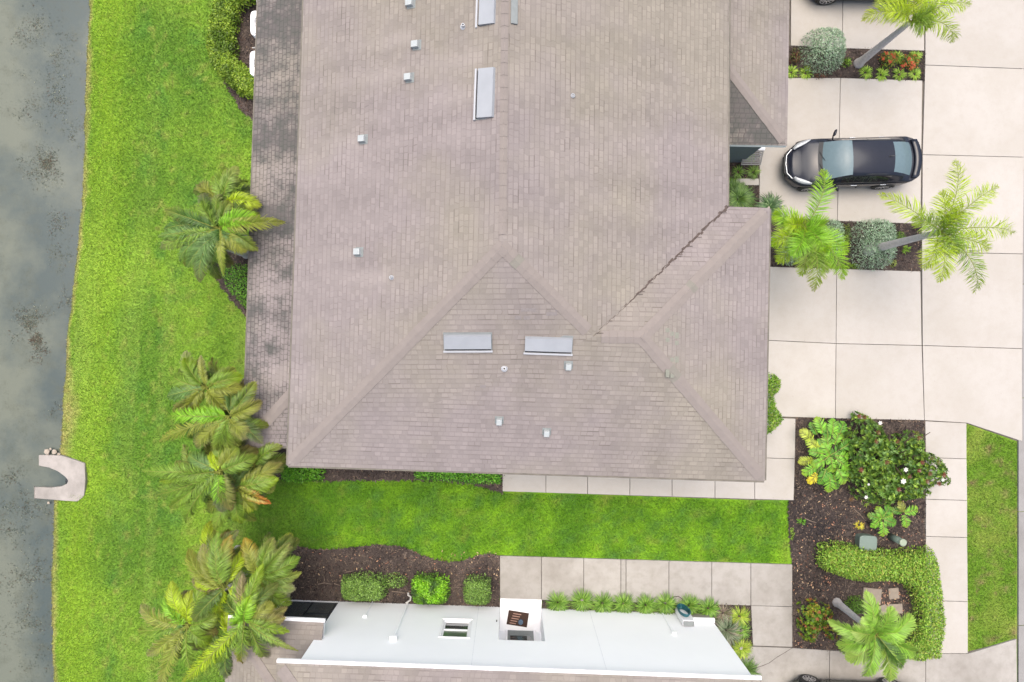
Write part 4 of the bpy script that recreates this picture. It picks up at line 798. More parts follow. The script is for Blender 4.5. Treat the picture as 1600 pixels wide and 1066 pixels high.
# ------------------------------------------------------------------ hedges, shrubs, tufts
HG = [(152, 182, 56), (134, 168, 52), (170, 196, 72), (112, 146, 46)]
G1 = 'hedges and clipped shrubs'
def circ(u, v, ru, rv, n=18, sq=2.6): 
    return [(u+ru*math.copysign(abs(math.cos(a))**(2/sq), math.cos(a)), v+rv*math.copysign(abs(math.sin(a))**(2/sq), math.sin(a))) for a in [2*math.pi*k/n for k in range(n)]]
shrub('hedge', 'curved light green hedge around the air conditioners by the roof edge', 'hedge', [(430, -25), (360, -25), (337, 8), (330, 40), (325, 75), (333, 104), (351, 128), (376, 149), (402, 162), (430, 164), (428, 135), (392, 110), (372, 92), (369, 60), (376, 22), (392, 6), (430, 6)], .8, 15000, .085, .048, HG, r=.22, lump=.1, depth=.14, pal_noise=(120, 158, 48))
shrub('ground_cover', 'low bright green plants at the porch roof edge', 'shrub', [(344, 425), (350, 412), (420, 412), (420, 492), (383, 483), (366, 466), (352, 448)], .35, 2600, .06, .036, [(112, 176, 44), (96, 158, 44), (134, 190, 60)], r=.25)
shrub('hedge', 'clipped grass green shrub row under the roof corner beside the coral frond', 'hedge', [(440, 722), (507, 722), (507, 750), (470, 755), (440, 752)], .5, 1800, .075, .045, [(110, 178, 46), (92, 156, 40), (134, 196, 60)], r=.2)
shrub('hedge', 'long low green shrub row under the south eave next to the walkway', 'hedge', [(646, 722), (784, 722), (784, 756), (752, 757), (700, 752), (648, 749)], .5, 3000, .08, .045, [(104, 178, 46), (88, 152, 40), (134, 196, 60)], r=.2)
SIL = [(178, 206, 172), (156, 188, 150), (204, 222, 196), (136, 168, 128)]
GS = 'silvery round bushes between the driveways'
shrub('silver_bush', 'silver green bush near the leaning palm trunk', 'bush', circ(1286, 79, 34, 35), 1.15, 4200, .085, .024, SIL, r=.55, lump=.06, depth=.12, group=GS)
shrub('silver_bush', 'silver green bush in front of the feathery palm trunk', 'bush', circ(1364, 381, 34, 40, sq=3.2), 1.1, 4600, .08, .024, SIL, r=.5, lump=.06, depth=.12, group=GS)
shrub('silver_bush', 'silver green bush half hidden under the bright lime palm', 'bush', circ(1298, 372, 19, 30), .95, 2400, .08, .024, SIL, r=.4, lump=.06, depth=.12, group=GS)
shrub('silver_bush', 'dull silver bush under the lime palm against the garage wall', 'bush', circ(1232, 398, 18, 16), .8, 1300, .08, .024, SIL, r=.4, lump=.06, group=GS)
BX = [(138, 176, 78), (116, 154, 66), (160, 198, 104), (100, 138, 60)]
shrub('box_shrub', 'wide clipped green shrub, leftmost by the white wall', 'shrub', circ(570, 915, 36, 21, sq=4), .85, 5200, .06, .034, BX, r=.18, lump=.08, depth=.1)
shrub('small_shrub', 'thin wispy shrub next to the white drain pipe', 'shrub', circ(617, 908, 20, 12), .6, 700, .055, .03, BX, r=.3, lump=.3)
shrub('box_shrub', 'bright yellow green shrub between two darker shrubs by the white wall', 'shrub', circ(673, 918, 30, 24, sq=4), .85, 3800, .07, .044, [(140, 206, 40), (120, 186, 36), (164, 220, 60)], r=.2, lump=.14, depth=.1, pal_noise=(96, 140, 66))
shrub('box_shrub', 'small square clipped shrub nearest the entry', 'shrub', circ(746, 920, 22, 22, sq=4.5), .8, 3200, .058, .034, BX, r=.16, lump=.06, depth=.1)
shrub('hedge', 'thick light green hedge curving around the stone pavers and palm', 'hedge', [(1274, 868), (1280, 854), (1297, 846), (1325, 848), (1355, 857), (1400, 858), (1455, 855), (1462, 880), (1468, 920), (1472, 965), (1466, 1026), (1430, 1030), (1395, 1026), (1350, 1024), (1312, 1020), (1316, 998), (1350, 1000), (1395, 1005), (1424, 990), (1428, 960), (1424, 930), (1412, 912), (1385, 906), (1345, 908), (1318, 902), (1290, 892), (1278, 882)], .85, 24000, .08, .036, [(150, 194, 64), (130, 176, 56), (172, 208, 88), (108, 152, 50), (170, 180, 80)], r=.22, lump=.1, zref=.6, depth=.14)
shrub('croton_bush', 'yellow green bush with reddish tips beside the hedge palm trunk', 'shrub', [(1248, 950), (1256, 937), (1275, 936), (1300, 948), (1300, 968), (1310, 985), (1305, 1002), (1290, 996), (1282, 982), (1268, 1005), (1250, 995), (1246, 972)], .75, 330, .10, .05, [(146, 178, 50), (120, 160, 48), (172, 168, 60), (186, 120, 74), (104, 140, 44)], r=.35, rosette=6)
shrub('small_shrub', 'soft green shrub beside the base of the hedge palm', 'shrub', circ(1338, 946, 16, 14), .5, 900, .07, .03, [(120, 160, 60), (98, 140, 50)], r=.25)
# vine shrub at the garage wall
shrub('wall_shrub', 'light green shrub poking out below the garage eave', 'shrub', [(1185, 585), (1210, 583), (1221, 594), (1220, 608), (1208, 620), (1211, 632), (1221, 645), (1222, 656), (1212, 666), (1202, 680), (1185, 680)], 1.3, 4200, .08, .04, [(124, 172, 48), (100, 150, 42), (148, 190, 66), (164, 182, 84)], r=.3, zref=1.0, lump=.3)
# flowering tree in the big bed
tp = [(1322, 715), (1316, 690), (1330, 672), (1334, 655), (1338, 644), (1352, 646), (1366, 658), (1380, 664), (1382, 680), (1392, 690), (1404, 680), (1412, 684), (1430, 672), (1440, 680), (1440, 700), (1455, 708), (1470, 716), (1472, 735), (1482, 748), (1476, 760), (1462, 755), (1446, 762), (1440, 772), (1425, 778), (1410, 784), (1390, 780), (1372, 788), (1352, 784), (1338, 776), (1330, 755), (1318, 745)]
root = shrub('gardenia_tree', 'dark green bushy tree with white flowers in the large mulch bed', 'tree', tp, 1.7, 2000, .115, .052, [(108, 146, 60), (92, 130, 60), (130, 166, 66), (156, 188, 76), (112, 146, 78)], r=.45, rosette=8, mat='leafd', zref=1.0, lump=.4, depth=.22, jit=.14, stems=False)
def sub_shrub(root, px, h, n, L, W, pal, zref, **k):
    pass
rl = root.location
def flower(u, v, z, s, petals=6, col=(246, 244, 236)):
    c = np.array(tuple(P(u, v, z)-rl)); n = petals; a = np.arange(n)*2*math.pi/n+random.random(); ax = np.stack([np.cos(a), np.sin(a), np.full(n, .25)], -1)
    V, F_, cc = leaf_geo(np.tile(c, (n, 1)), ax, np.tile([0, 0, 1.0], (n, 1)), np.full(n, s), np.full(n, s*.75), np.tile(np.array(C(*col, 1.45)), (n, 1)))
    link('flower', mesh_np('flower', V, F_, 4, cc), M['leaf'], root)
for u, v, s in ((1415, 734, .09), (1411, 752, .11), (1353, 777, .075), (1357, 757, .05), (1473, 750, .07), (1375, 661, .08)): flower(u, v, 1.92, s)
rp = [(1440, 722), (1455, 716), (1466, 722), (1452, 740), (1474, 742), (1466, 756), (1448, 752), (1435, 735), (1436, 684), (1432, 677), (1342, 650), (1350, 652), (1372, 676), (1420, 745), (1345, 735), (1385, 722), (1402, 690), (1330, 780), (1404, 765), (1368, 690)]
V_, F__, C__ = [], [], []; nb = 0
for u, v in rp:
    c = np.array(tuple(P(u, v, 1.75)-rl)); n = 9; a = np.arange(n)*2*math.pi/n*1.6+random.random()*6; ax = np.stack([np.cos(a), np.sin(a), RNG.uniform(.2, .9, n)], -1)
    V, F_, cc = leaf_geo(np.tile(c, (n, 1)), ax, np.tile([0, 0, 1.0], (n, 1)), np.full(n, .11), np.full(n, .045), np.clip(np.array(C(*random.choice([(128, 96, 56), (110, 100, 50), (140, 84, 60), (120, 124, 52)])))*(1+.15*RNG.standard_normal((n, 1))), .01, .9)); V_.append(V); F__.append(F_+nb); C__.append(cc); nb += len(V)
link('new_leaves', mesh_np('new_leaves', np.concatenate(V_), np.concatenate(F__), 4, np.concatenate(C__)), M['leafd'], root)
mb = MB()
for i in range(14):
    u, v = random.uniform(1335, 1455), random.uniform(670, 770); q = P(u, v, 1.3)-rl; mb.tube([(0, 0, 0), q*.5+Vector((0, 0, .15)), q], [.05, .03, .012], 6)
mb.build('trunk', M['twig'], root)
# split-leaf philodendron
PH = (126, 184, 54); PHY = (178, 196, 64); PHD = (96, 152, 48)
def philodendron(label, u, v, leaves, z=.7, name='philodendron'):
    c = P(u, v, z); root = empty(name, (c.x, c.y, GZ), label, 'plant'); c0 = Vector((0, 0, z*.4))
    for tu, tv, col, tip, s in leaves:
        t = P(tu, tv, z*.8)-root.location; h_ = Vector((t.x, t.y, 0)); R = h_.length; dirn = h_.normalized(); az = math.atan2(t.y, t.x)
        b = Vector((dirn.x*max(0, R-.42*s), dirn.y*max(0, R-.42*s), z*random.uniform(.75, 1.1))); mb = MB(); mb.tube([c0, c0.lerp(b, .6)+Vector((0, 0, .12)), b], [.014, .012, .01], 5); mb.build('stalk', M['utility2'] if False else M['twig'], root)
        frond(root, b, az, .35, .50*s, .9, .24*s, .045*s, 11, col, tip, vee=.15, sag=.25, name='leaf', bare=.02)
philodendron('bright green split-leaf plant with yellowing leaves in the mulch bed corner', 1300, 712,
    [(1253, 675, PHY, YEL, 1.1), (1262, 690, PHY, PH, 1), (1277, 656, PH, PHY, 1.2), (1300, 658, PH, PH, 1.1), (1316, 662, PHD, PH, 1), (1290, 682, PH, PHY, 1.1), (1266, 705, PH, PHD, 1), (1252, 722, PHY, YEL, 1), (1256, 738, PH, PHY, 1.1), (1263, 752, (214, 200, 50), (226, 200, 50), .9), (1280, 752, PHD, PH, 1.1), (1296, 765, PH, PHY, 1.2), (1316, 752, PH, YEL, 1.1), (1320, 730, PH, PH, 1.1), (1300, 735, PH, PHY, 1.1), (1284, 722, PH, PHY, 1.1), (1312, 700, PHD, PH, 1.1), (1325, 690, PHD, PH, 1), (1275, 735, PHD, PH, 1), (1306, 718, PH, PHY, .9), (1290, 666, PHD, PH, 1), (1308, 676, PH, PHY, 1), (1322, 712, PH, PH, 1), (1290, 700, PH, PHY, 1), (1268, 725, PH, PHY, .9), (1292, 750, PHD, PH, 1), (1328, 742, PH, PHY, 1), (1308, 762, PHD, PH, 1), (1270, 664, PHD, PH, .9), (1282, 690, PHD, PH, 1), (1312, 745, PH, PHY, 1)])
philodendron('green lobed plant above the green utility box', 1380, 812, [(1372, 796, PH, PHY, .9), (1388, 792, PHD, PH, .9), (1370, 818, PH, PH, .9), (1378, 834, PH, PHY, 1), (1398, 818, PHD, PH, .9), (1394, 806, PH, PHY, .9), (1360, 806, PHD, OLV, .8)], .45)
philodendron('yellow green lobed plant above the utility pedestal', 1414, 802, [(1405, 786, OLV, YEL, .8), (1426, 796, PH, PHY, 1), (1418, 822, PH, PHY, .9), (1408, 800, PHD, OLV, .8)], .45)
blade_tuft('yellow_plant', 'small bright yellow plant on the mulch above the utility box', 'plant', 1345, 822, .2, .16, 42, .03, [(224, 206, 60), (200, 196, 54)], zc=.1)
blade_tuft('yellow_plant', 'small yellow green weed at the top end of the curved hedge gap', 'plant', 1354, 787, .16, .14, 26, .03, [(170, 196, 60), (140, 180, 54)], zc=.1)
shrub('small_shrub', 'tiny green sprig on the dark soil beside the lawn end', 'plant', circ(1253, 815, 8, 5), .2, 70, .07, .04, [(110, 170, 50)], r=.1, stems=False)
shrub('small_shrub', 'thin green weeds along the rounded lawn end', 'plant', [(1234, 822), (1242, 828), (1242, 842), (1235, 846)], .15, 90, .06, .03, [(140, 176, 60)], r=.1, stems=False)
# tufts
TG = [(112, 158, 54), (140, 184, 70), (92, 136, 48), (160, 196, 92)]
lbl = ['first from the porch', 'second from the porch', 'third from the porch', 'fourth from the porch', 'fifth from the porch', 'sixth from the porch, left of the hose', 'just right of the teal hose', 'last of the row, by the wall corner']
for i, (u, v) in enumerate([(872, 944), (910, 941), (942, 945), (975, 946), (1010, 948), (1041, 946), (1078, 949), (1108, 953)]):
    blade_tuft('grass_tuft', f'green grassy tuft along the white wall, {lbl[i]}', 'tuft', u, v, .46, .40, 300, .024, TG, group='row of grassy tufts along the white wall', zc=.15)
TY = [(170, 196, 62), (142, 178, 56), (196, 208, 90)]
blade_tuft('grass_tuft', 'yellow green tuft at the walkway inner corner, upper one', 'tuft', 1157, 966, .42, .34, 240, .024, TY, group='yellow green tufts beside the short walkway', zc=.15)
blade_tuft('grass_tuft', 'yellow green tuft in the middle of the bed by the short walkway', 'tuft', 1160, 988, .36, .3, 170, .024, TG, group='yellow green tufts beside the short walkway', zc=.15)
blade_tuft('grass_tuft', 'yellow green tuft lowest beside the short walkway', 'tuft', 1160, 1016, .42, .34, 230, .024, TY, group='yellow green tufts beside the short walkway', zc=.15)
GG = [(128, 148, 112), (108, 128, 92), (150, 162, 128), (168, 160, 140)]
blade_tuft('strappy_plant', 'grey green strappy plant right of the white wall corner', 'plant', 1138, 990, .62, .5, 220, .035, GG, zc=.25)
blade_tuft('strappy_plant', 'greyish pink wispy plant above the strappy plant', 'plant', 1132, 962, .4, .35, 130, .022, [(176, 160, 140), (150, 134, 118), (130, 130, 96)], zc=.2)
blade_tuft('strappy_plant', 'low green plant at the far end of the white gutter', 'plant', 1168, 1050, .55, .4, 160, .03, [(116, 150, 70), (100, 134, 62)], zc=.2)
# island bed plants
GT = 'small green tufts in the orange flower bed'
for u, v, lb in ((1238, 111, 'small green tuft in the lower left corner of the flower bed'), (1260, 113, 'small green tuft below the silver bush'), (1355, 112, 'lime green tuft right beside the palm trunk base'), (1379, 115, 'lime green tuft below the first orange flowers'), (1407, 115, 'lime green tuft second from the driveway joint corner'), (1431, 114, 'lime green tuft at the lower right corner of the flower bed'), (1404, 88, 'lime green tuft above the orange flowers'), (1432, 88, 'green tuft at the upper right corner of the flower bed')):
    blade_tuft('grass_tuft', lb, 'tuft', u, v, .27, .24, 80, .035, [(150, 190, 58), (128, 168, 52), (176, 204, 80)], group=GT, zc=.1)
def ixora(label, px, fl):
    r0 = shrub('flowering_shrub', label, 'shrub', px, .5, 500, .07, .04, [(150, 160, 60), (116, 150, 52), (190, 120, 60), (96, 136, 46)], r=.2)
    for u, v in fl:
        n = 26; c = np.array(tuple(P(u, v, .58)-r0.location))+RNG.standard_normal((n, 3))*[.026, .026, .012]; ax = RNG.standard_normal((n, 3)); V, F_, cc = leaf_geo(c, ax, np.tile([0, 0, 1.0], (n, 1)), np.full(n, .05), np.full(n, .03), np.array([C(*random.choice([(238, 104, 60), (226, 84, 48), (244, 140, 92)]), 1.3) for _ in range(n)])); link('flower', mesh_np('flower', V, F_, 4, cc), M['leaf'], r0)
ixora('orange flowering shrub closest to the leaning palm trunk', circ(1388, 94, 15, 13), [(1394, 86), (1385, 84), (1398, 90), (1391, 97), (1380, 92)])
ixora('orange flowering shrub nearer the wide concrete apron', circ(1421, 97, 15, 12), [(1424, 98), (1420, 92), (1428, 102), (1415, 101), (1424, 106), (1410, 104)])
shrub('small_shrub', 'dark reddish plant at the left end of the flower bed', 'plant', circ(1243, 88, 9, 13), .35, 320, .08, .03, [(92, 84, 56), (110, 120, 60), (120, 70, 60)], r=.15)
shrub('small_shrub', 'small green plant right of the upper silver bush', 'plant', circ(1323, 98, 6, 8), .35, 160, .07, .035, [(140, 180, 56), (116, 156, 48)], r=.12)
shrub('small_shrub', 'red brown low plant below the upper silver bush', 'plant', circ(1283, 119, 12, 4), .2, 150, .06, .02, [(140, 90, 76), (120, 100, 70)], r=.08, stems=False)
shrub('small_shrub', 'small dark green plant between the silver bushes', 'plant', circ(1322, 365, 7, 16), .35, 300, .07, .03, [(84, 110, 50), (120, 140, 60)], r=.12)
shrub('small_shrub', 'green ground plants right of the lower silver bush', 'plant', circ(1405, 372, 12, 10), .35, 300, .07, .03, [(92, 130, 56), (120, 150, 64)], r=.12)
shrub('small_shrub', 'small lime plant on the mulch by the driveway corner', 'plant', circ(1416, 390, 7, 6), .2, 120, .07, .03, [(140, 180, 60)], r=.1)
shrub('small_shrub', 'pale tiny plant below the lower silver bush', 'plant', circ(1396, 411, 6, 6), .2, 90, .06, .03, [(166, 180, 90)], r=.1)
shrub('small_shrub', 'low lime plants at the bed edge under the lime palm', 'plant', circ(1328, 416, 16, 5), .2, 260, .06, .03, [(140, 176, 60), (112, 150, 50)], r=.1)
FE = [(104, 140, 66), (84, 120, 60), (128, 164, 82)]
blade_tuft('fern', 'feathery green plant in the corner between the two roofs', 'plant', 1158, 308, .62, .6, 620, .028, FE, zc=.35)
blade_tuft('fern', 'dark green fern touching the main roof edge', 'plant', 1146, 296, .5, .5, 300, .025, FE, zc=.3)
blade_tuft('fern', 'blue green spiky plant beside the front of the black car', 'plant', 1206, 322, .55, .5, 170, .05, [(100, 134, 86), (84, 116, 74), (132, 160, 110)], zc=.3)
blade_tuft('fern', 'small green plant at the left of the wall recess bed', 'plant', 1155, 268, .28, .25, 90, .03, [(120, 156, 60), (96, 130, 54)], zc=.1)
blade_tuft('fern', 'small green plant at the right of the wall recess bed', 'plant', 1178, 268, .28, .28, 110, .03, [(140, 170, 76), (104, 140, 56)], zc=.1)

# ------------------------------------------------------------------ lake details
def weeds():
    V, F_, cc = [], [], []; nb = 0
    for u, v, r, n, br in [(68, 255, 30, 420, .3), (75, 258, 12, 200, .6), (48, 505, 30, 420, .35), (57, 530, 10, 260, 1), (60, 545, 16, 160, .6), (92, 345, 22, 130, .4), (80, 150, 42, 260, .25), (60, 50, 36, 170, .35), (30, 60, 20, 50, .3), (88, 95, 26, 90, .2), (104, 470, 16, 90, .3), (25, 745, 22, 120, .3), (40, 790, 36, 320, .3), (50, 900, 40, 300, .3), (40, 975, 40, 240, .3), (20, 830, 20, 100, .2), (95, 400, 20, 80, .2), (60, 1030, 30, 80, .2), (110, 210, 18, 80, .2), (85, 640, 14, 60, .3), (40, 180, 30, 60, .2)]:
        n = int(n*1.7); c = P(u, v, WZ+.012); q = RNG.standard_normal((n, 2))*r*.30/43.6; nk = 14; kc = RNG.standard_normal((nk, 2))*r*.55/43.6; q = q*RNG.uniform(.15, 1.1, (n, 1))+kc[RNG.integers(0, nk, n)]*RNG.uniform(.5, 1.3, (n, 1)); p = np.stack([c.x+q[:, 0], c.y+q[:, 1], np.full(n, WZ)+RNG.uniform(.004, .03, n)], -1); p = p[p[:, 0] < bank(p[:, 1])-.02]; n = len(p)
        ax = RNG.standard_normal((n, 3))*[1, 1, .05]; col = pick([(84, 94, 80), (94, 100, 82), (86, 96, 84), (104, 106, 86), (78, 90, 80)], n, .2); b_ = RNG.random(n) < br*.5; col[b_] = np.array(C(120, 98, 78)); g_ = RNG.random(n) < .04; col[g_] = C(196, 200, 170)
        a_, f_, c_ = leaf_geo(p, ax, np.tile([0, 0, 1.0], (n, 1)), RNG.uniform(.03, .10, n), RNG.uniform(.006, .022, n), col, .02); V.append(a_); F_.append(f_+nb); cc.append(c_); nb += len(a_)
    me = mesh_np('water_weeds', np.concatenate(V), np.concatenate(F_), 4, np.concatenate(cc)); tag(link('water_weeds', me, M['leaf']), 'scattered drifting weeds on the murky lake near the bank', 'weeds', kind='stuff')
weeds()
# concrete outfall
outer = [(60, 711), (95, 712), (112, 717), (132, 724), (133, 750), (131, 776), (121, 784), (100, 783), (54, 779)]
inner = [(60, 728), (76, 731), (90, 737), (101, 745), (106, 751), (104, 756), (96, 760), (80, 762), (54, 761)]
mb = MB(); zt = lambda u: -.40+(u-55)/(133-55)*.36; vs = []
for (u, v) in outer: p = P(u, v, zt(u)); vs.append(p)
for (u, v) in inner: p = P(u, v, zt(u)-.02); vs.append(p)
for p in list(vs): vs.append(Vector((p.x, p.y, -1.1)))
n = 9; fs = []
for i in range(n-1): fs += [(i, i+1, n+i+1, n+i), (n+i, n+i+1, 3*n+i+1, 3*n+i), (i+1, i, 2*n+i, 2*n+i+1)]
fs += [(0, n, 3*n, 2*n), (n-1, 2*n-1+0, 4*n-1, 3*n-1)]
mb.add(vs, fs); M['outf'] = concrete('outfall_concrete', C(222, 214, 206), C(158, 152, 144), .8)
root = empty('culvert_outfall', P(95, 750, WZ), 'U-shaped concrete drain outfall at the lake bank', 'outfall')
o = mb.build('headwall', M['outf'], root); 
for v_ in o.data.vertices: v_.co = v_.co-root.location
m = o.modifiers.new('sol', 'BEVEL'); m.width = .03; m.segments = 2
mb = MB(); c = P(109, 750, -.62)-root.location; mb.tube([c+Vector((.9, 0, 0)), c+Vector((.05, 0, 0)), c], [.26, .26, .24], 16); mb.build('drain_pipe', M['bronze'], root)
def rock(u, v, s, label):
    bmv = MB(); rr = random.Random(u); c = P(u, v, -.36); ps = []
    import bmesh
    bm = bmesh.new(); bmesh.ops.create_icosphere(bm, subdivisions=2, radius=s)
    for w_ in bm.verts: w_.co *= rr.uniform(.78, 1.15); w_.co.z *= .6
    me = bpy.data.meshes.new('rock'); bm.to_mesh(me); bm.free(); o = link('rock', me, M['rock']); o.location = c; tag(o, label, 'rock', 'pale rocks beside the outfall')
rock(73, 706, .11, 'largest pale rock beside the outfall, farthest into the water'); rock(79, 702, .05, 'smallest pale rock behind the largest rock'); rock(85, 706, .09, 'pale rock in the middle of the outfall rocks'); rock(92, 710, .06, 'small pale rock nearest the grass above the outfall'); rock(76, 786, .05, 'small pale rock below the outfall')

# ------------------------------------------------------------------ cars (local x towards the nose, z up, origin on the ground)
def make_car(label, paint, x, y, rz, L=4.5, W=.86, suv=False, name='parked_car'):
    root = empty(name, (x, y, .02), label, 'car', rz=rz); hgt = 1.62 if suv else 1.42; h2 = L/2
    sm = lambda a, b, t: (lambda k: k*k*(3-2*k))(min(1, max(0, (t-a)/(b-a))))
    xn = h2; wsb, wst = h2-1.14, h2-1.90          # windscreen base / top
    rft, rfb = (-h2+1.12, -h2+.42)                 # rear glass top / base
    if suv: rft, rfb = -h2+.55, -h2+.2
    st = [xn, xn-.03, xn-.09, xn-.18, xn-.3, xn-.45, xn-.62, xn-.8, xn-.98, wsb, wsb-.1, wsb-.22, wsb-.36, wsb-.5, wsb-.64, wsb-.76, wst, wst-.08, wst-.3, wst-.56, wst-.62, wst-.9, rft+.55, rft+.3, rft, rft-.12, rft-.26, rft-.4, rfb, rfb-.05, -h2+.2, -h2+.1, -h2+.04, -h2]
    st = sorted(set(round(s, 3) for s in st), reverse=True); rows = []; NT_ = 9; NG = 4
    for s in st:
        fn = (xn-s); rn = (s+h2)
        w_ = W*(1-.42*max(0, 1-fn/.62)**2.2-.26*max(0, 1-rn/.55)**2.4)
        zs = .70+.24*sm(0, 1.1, fn)-.02*sm(1.3, 2.2, fn)+.04*sm(L-1.6, L-.7, fn); zs -= .12*max(0, 1-fn/.14)**2
        if s > wsb: zc = zs+.03+.07*sm(.0, .9, fn); g = 0
        elif s > wst: t = (wsb-s)/(wsb-wst); zc = zs+.08+(hgt-zs-.08)*math.sin(t*math.pi/2)**1.0*(.92+.08*t); g = t
        elif s > rft: t = (wst-s)/(wst-rft); zc = hgt-.015*(2*t-.7)**2-.05*t*t; g = 1
        elif s > rfb: t = (rft-s)/(rft-rfb); zc = (hgt-.065)*(1-t)+(zs+.05)*t+.05*math.sin(t*math.pi); g = 1-t
        else: zc = zs+.05; g = 0
        wt = w_*(.80-.09*g) if g > 0 else w_*.80; zb = .20+.12*max(0, 1-fn/.3)+.1*max(0, 1-rn/.3)
        cr = .05+.02*g; half = []
        for i in range(NT_): t = i/(NT_-1); half.append((wt*t, zc-cr*t*t))
        wi, zi = w_*.93, zs+.012
        for i in range(1, NG+1): t = i/NG; half.append((wt+(wi-wt)*t, (zc-cr)*(1-t)+zi*t+.03*g*math.sin(t*math.pi)))
        half += [(w_*.985, zs-.05), (w_, zs-.13), (w_*.99, .52), (w_*.975, .40), (w_*.93, zb), (0, zb)]
        bow = lambda yy: (.13*(1-(yy/W)**2)-.04)*sm(wsb-.9, wsb-.1, s)*(1 if s <= wsb+.3 else max(0, 1-(s-wsb-.3)/.5)) if s > wst-.2 else -(.16*(1-(yy/W)**2)-.05)*sm(-(rft+.2), -(rft-.2), -s)*(1 if rn > .35 else rn/.35)
        nosebow = lambda yy: -.16*(yy/W)**2*max(0, 1-fn/.5)+.09*(yy/W)**2*max(0, 1-rn/.4)
        row = [(s+bow(a)+nosebow(a), -a, b) for a, b in half[::-1]]+[(s+bow(a)+nosebow(a), a, b) for a, b in half[1:]]
        rows.append(row)
    n = len(rows[0]); hN = len(half); parts = {'body': [], 'windscreen': [], 'rear_window': [], 'side_window': [], 'side_window ': [], 'roof_panel': [], 'trim': []}; V = [p for r in rows for p in r]
    for i in range(len(rows)-1):
        s = (st[i]+st[i+1])/2
        for j in range(n-1):
            k = abs((j+.5)-(hN-1)); k = k-.5   # half-section segment index from the centre
            f = (i*n+j, i*n+j+1, (i+1)*n+j+1, (i+1)*n+j); key = 'body'
            if k < NT_-1:
                if wst < s < wsb-.04: key = 'windscreen' if k < NT_-1.5 else 'body'
                elif wst-.09 < s < wst: key = 'body'
                elif rft < s < wst: key = 'body'
                elif rfb < s < rft: key = 'rear_window' if k < NT_-2.5 else 'body'
                elif wsb-.04 < s < wsb+.12: key = 'trim'
            elif k < NT_-1+NG-.5 and rft+.0 < s < wsb-.5 and k >= NT_-.5:
                key = 'body' if (wst-.63 < s < wst-.55) else ('side_window' if j < hN-1 else 'side_window ')
            parts[key].append(f)
    mats = {'body': paint, 'windscreen': M['glass'], 'rear_window': M['glass'], 'side_window': M['sideglass'], 'side_window ': M['sideglass'], 'roof_panel': paint, 'trim': M['plastic']}
    parts['body'] += [tuple(range(n)), tuple((len(rows)-1)*n+k for k in range(n))[::-1]]
    for key, fs in parts.items():
        if not fs: continue
        used = sorted({a for f in fs for a in f}); ix = {a: b for b, a in enumerate(used)}
        key_ = key; key = key.strip(); me = bpy.data.meshes.new(key); me.from_pydata([V[a] for a in used], [], [[ix[a] for a in f] for f in fs]); me.update()
        o = link(key, me, mats[key_], root, True)
        for p in me.polygons:
            if len(p.vertices) > 4: p.use_smooth = False
    for sx in (1, -1):
        wx = (h2-.84) if sx > 0 else (-h2+.98)
        for sy in (1, -1):
            mb = MB(); R = .33 if not suv else .36; N = 28; yo = sy*(W+.015); yi = sy*(W-.2)
            prof = [(R*.62, yo-sy*.01), (R*.66, yo), (R*.93, yo), (R, yo-sy*.03), (R, yi)]
            vs = [(wx+math.cos(2*math.pi*k/N)*r_, y_, R+math.sin(2*math.pi*k/N)*r_) for r_, y_ in prof for k in range(N)]
            mb.add(vs, [(i*N+k, i*N+(k+1) % N, (i+1)*N+(k+1) % N, (i+1)*N+k) for i in range(4) for k in range(N)])
            wheel = mb.build('wheel', M['tyre'], root, True); mb = MB()
            mb.add([(wx+math.cos(2*math.pi*k/N)*R*.63, yo-sy*.05, R+math.sin(2*math.pi*k/N)*R*.63) for k in range(N)], [list(range(N))], 1)
            for k in range(10):
                a = 2*math.pi*k/10; da = .12; q = lambda r_, an, yy: (wx+math.cos(an)*r_, yy, R+math.sin(an)*r_)
                mb.add([q(.04, a-.5, yo-sy*.02), q(.04, a+.5, yo-sy*.02), q(R*.62, a+da, yo-sy*.005), q(R*.62, a-da, yo-sy*.005)], [(0, 1, 2, 3)], 0)
            for rr_ in (R*.6,):
                mb.add([(wx+math.cos(2*math.pi*k/N)*r_, yo+sy*.003, R+math.sin(2*math.pi*k/N)*r_) for r_ in (R*.58, R*.65) for k in range(N)], [(k, (k+1) % N, N+(k+1) % N, N+k) for k in range(N)], 0)
            mb.build('rim', [M['alloy'], M['plastic']], wheel)
            # arch lip
            mb = MB(); mb.tube([(wx+math.cos(a)*(R+.04), sy*(W-.005), R+math.sin(a)*(R+.04)) for a in [math.pi*k/12 for k in range(13)]], .03, 6); mb.build('wheel_arch', M['plastic'], root, True)
    for sy in (1, -1):
        mb = MB(); mb.tube([(wsb-.30, sy*(W*.93), .96), (wsb-.30, sy*(W+.05), 1.0)], .025, 6)
        vs = []; N = 10
        for i, (dy, r1, r2) in enumerate([(0, .04, .05), (.02, .06, .08), (.12, .065, .08), (.19, .05, .06), (.21, .02, .03)]):
            for k in range(N): a = 2*math.pi*k/N; vs.append((wsb-.32-dy*.35+math.cos(a)*r1*.8, sy*(W+.03+dy), 1.02+math.sin(a)*r2))
        mb.add(vs, [(i*N+k, i*N+(k+1) % N, (i+1)*N+(k+1) % N, (i+1)*N+k) for i in range(4) for k in range(N)]+[list(range(4*N, 5*N))]); mb.build('side_mirror', [paint], root, True)
        # headlight: swept pale lens lying on the front corner
        vs = []; K = 7
        for i in range(K):
            t = i/(K-1); xx = h2-.20-.52*t; yy = W*(.60+.335*t**.7); zz = .765+.135*t; wd = .055*math.sin(math.pi*(t*.85+.12))+.012
            vs += [(xx-wd*.2, sy*(yy-wd), zz+.030), (xx+wd*.7, sy*(yy+wd*.8), zz-.035)]
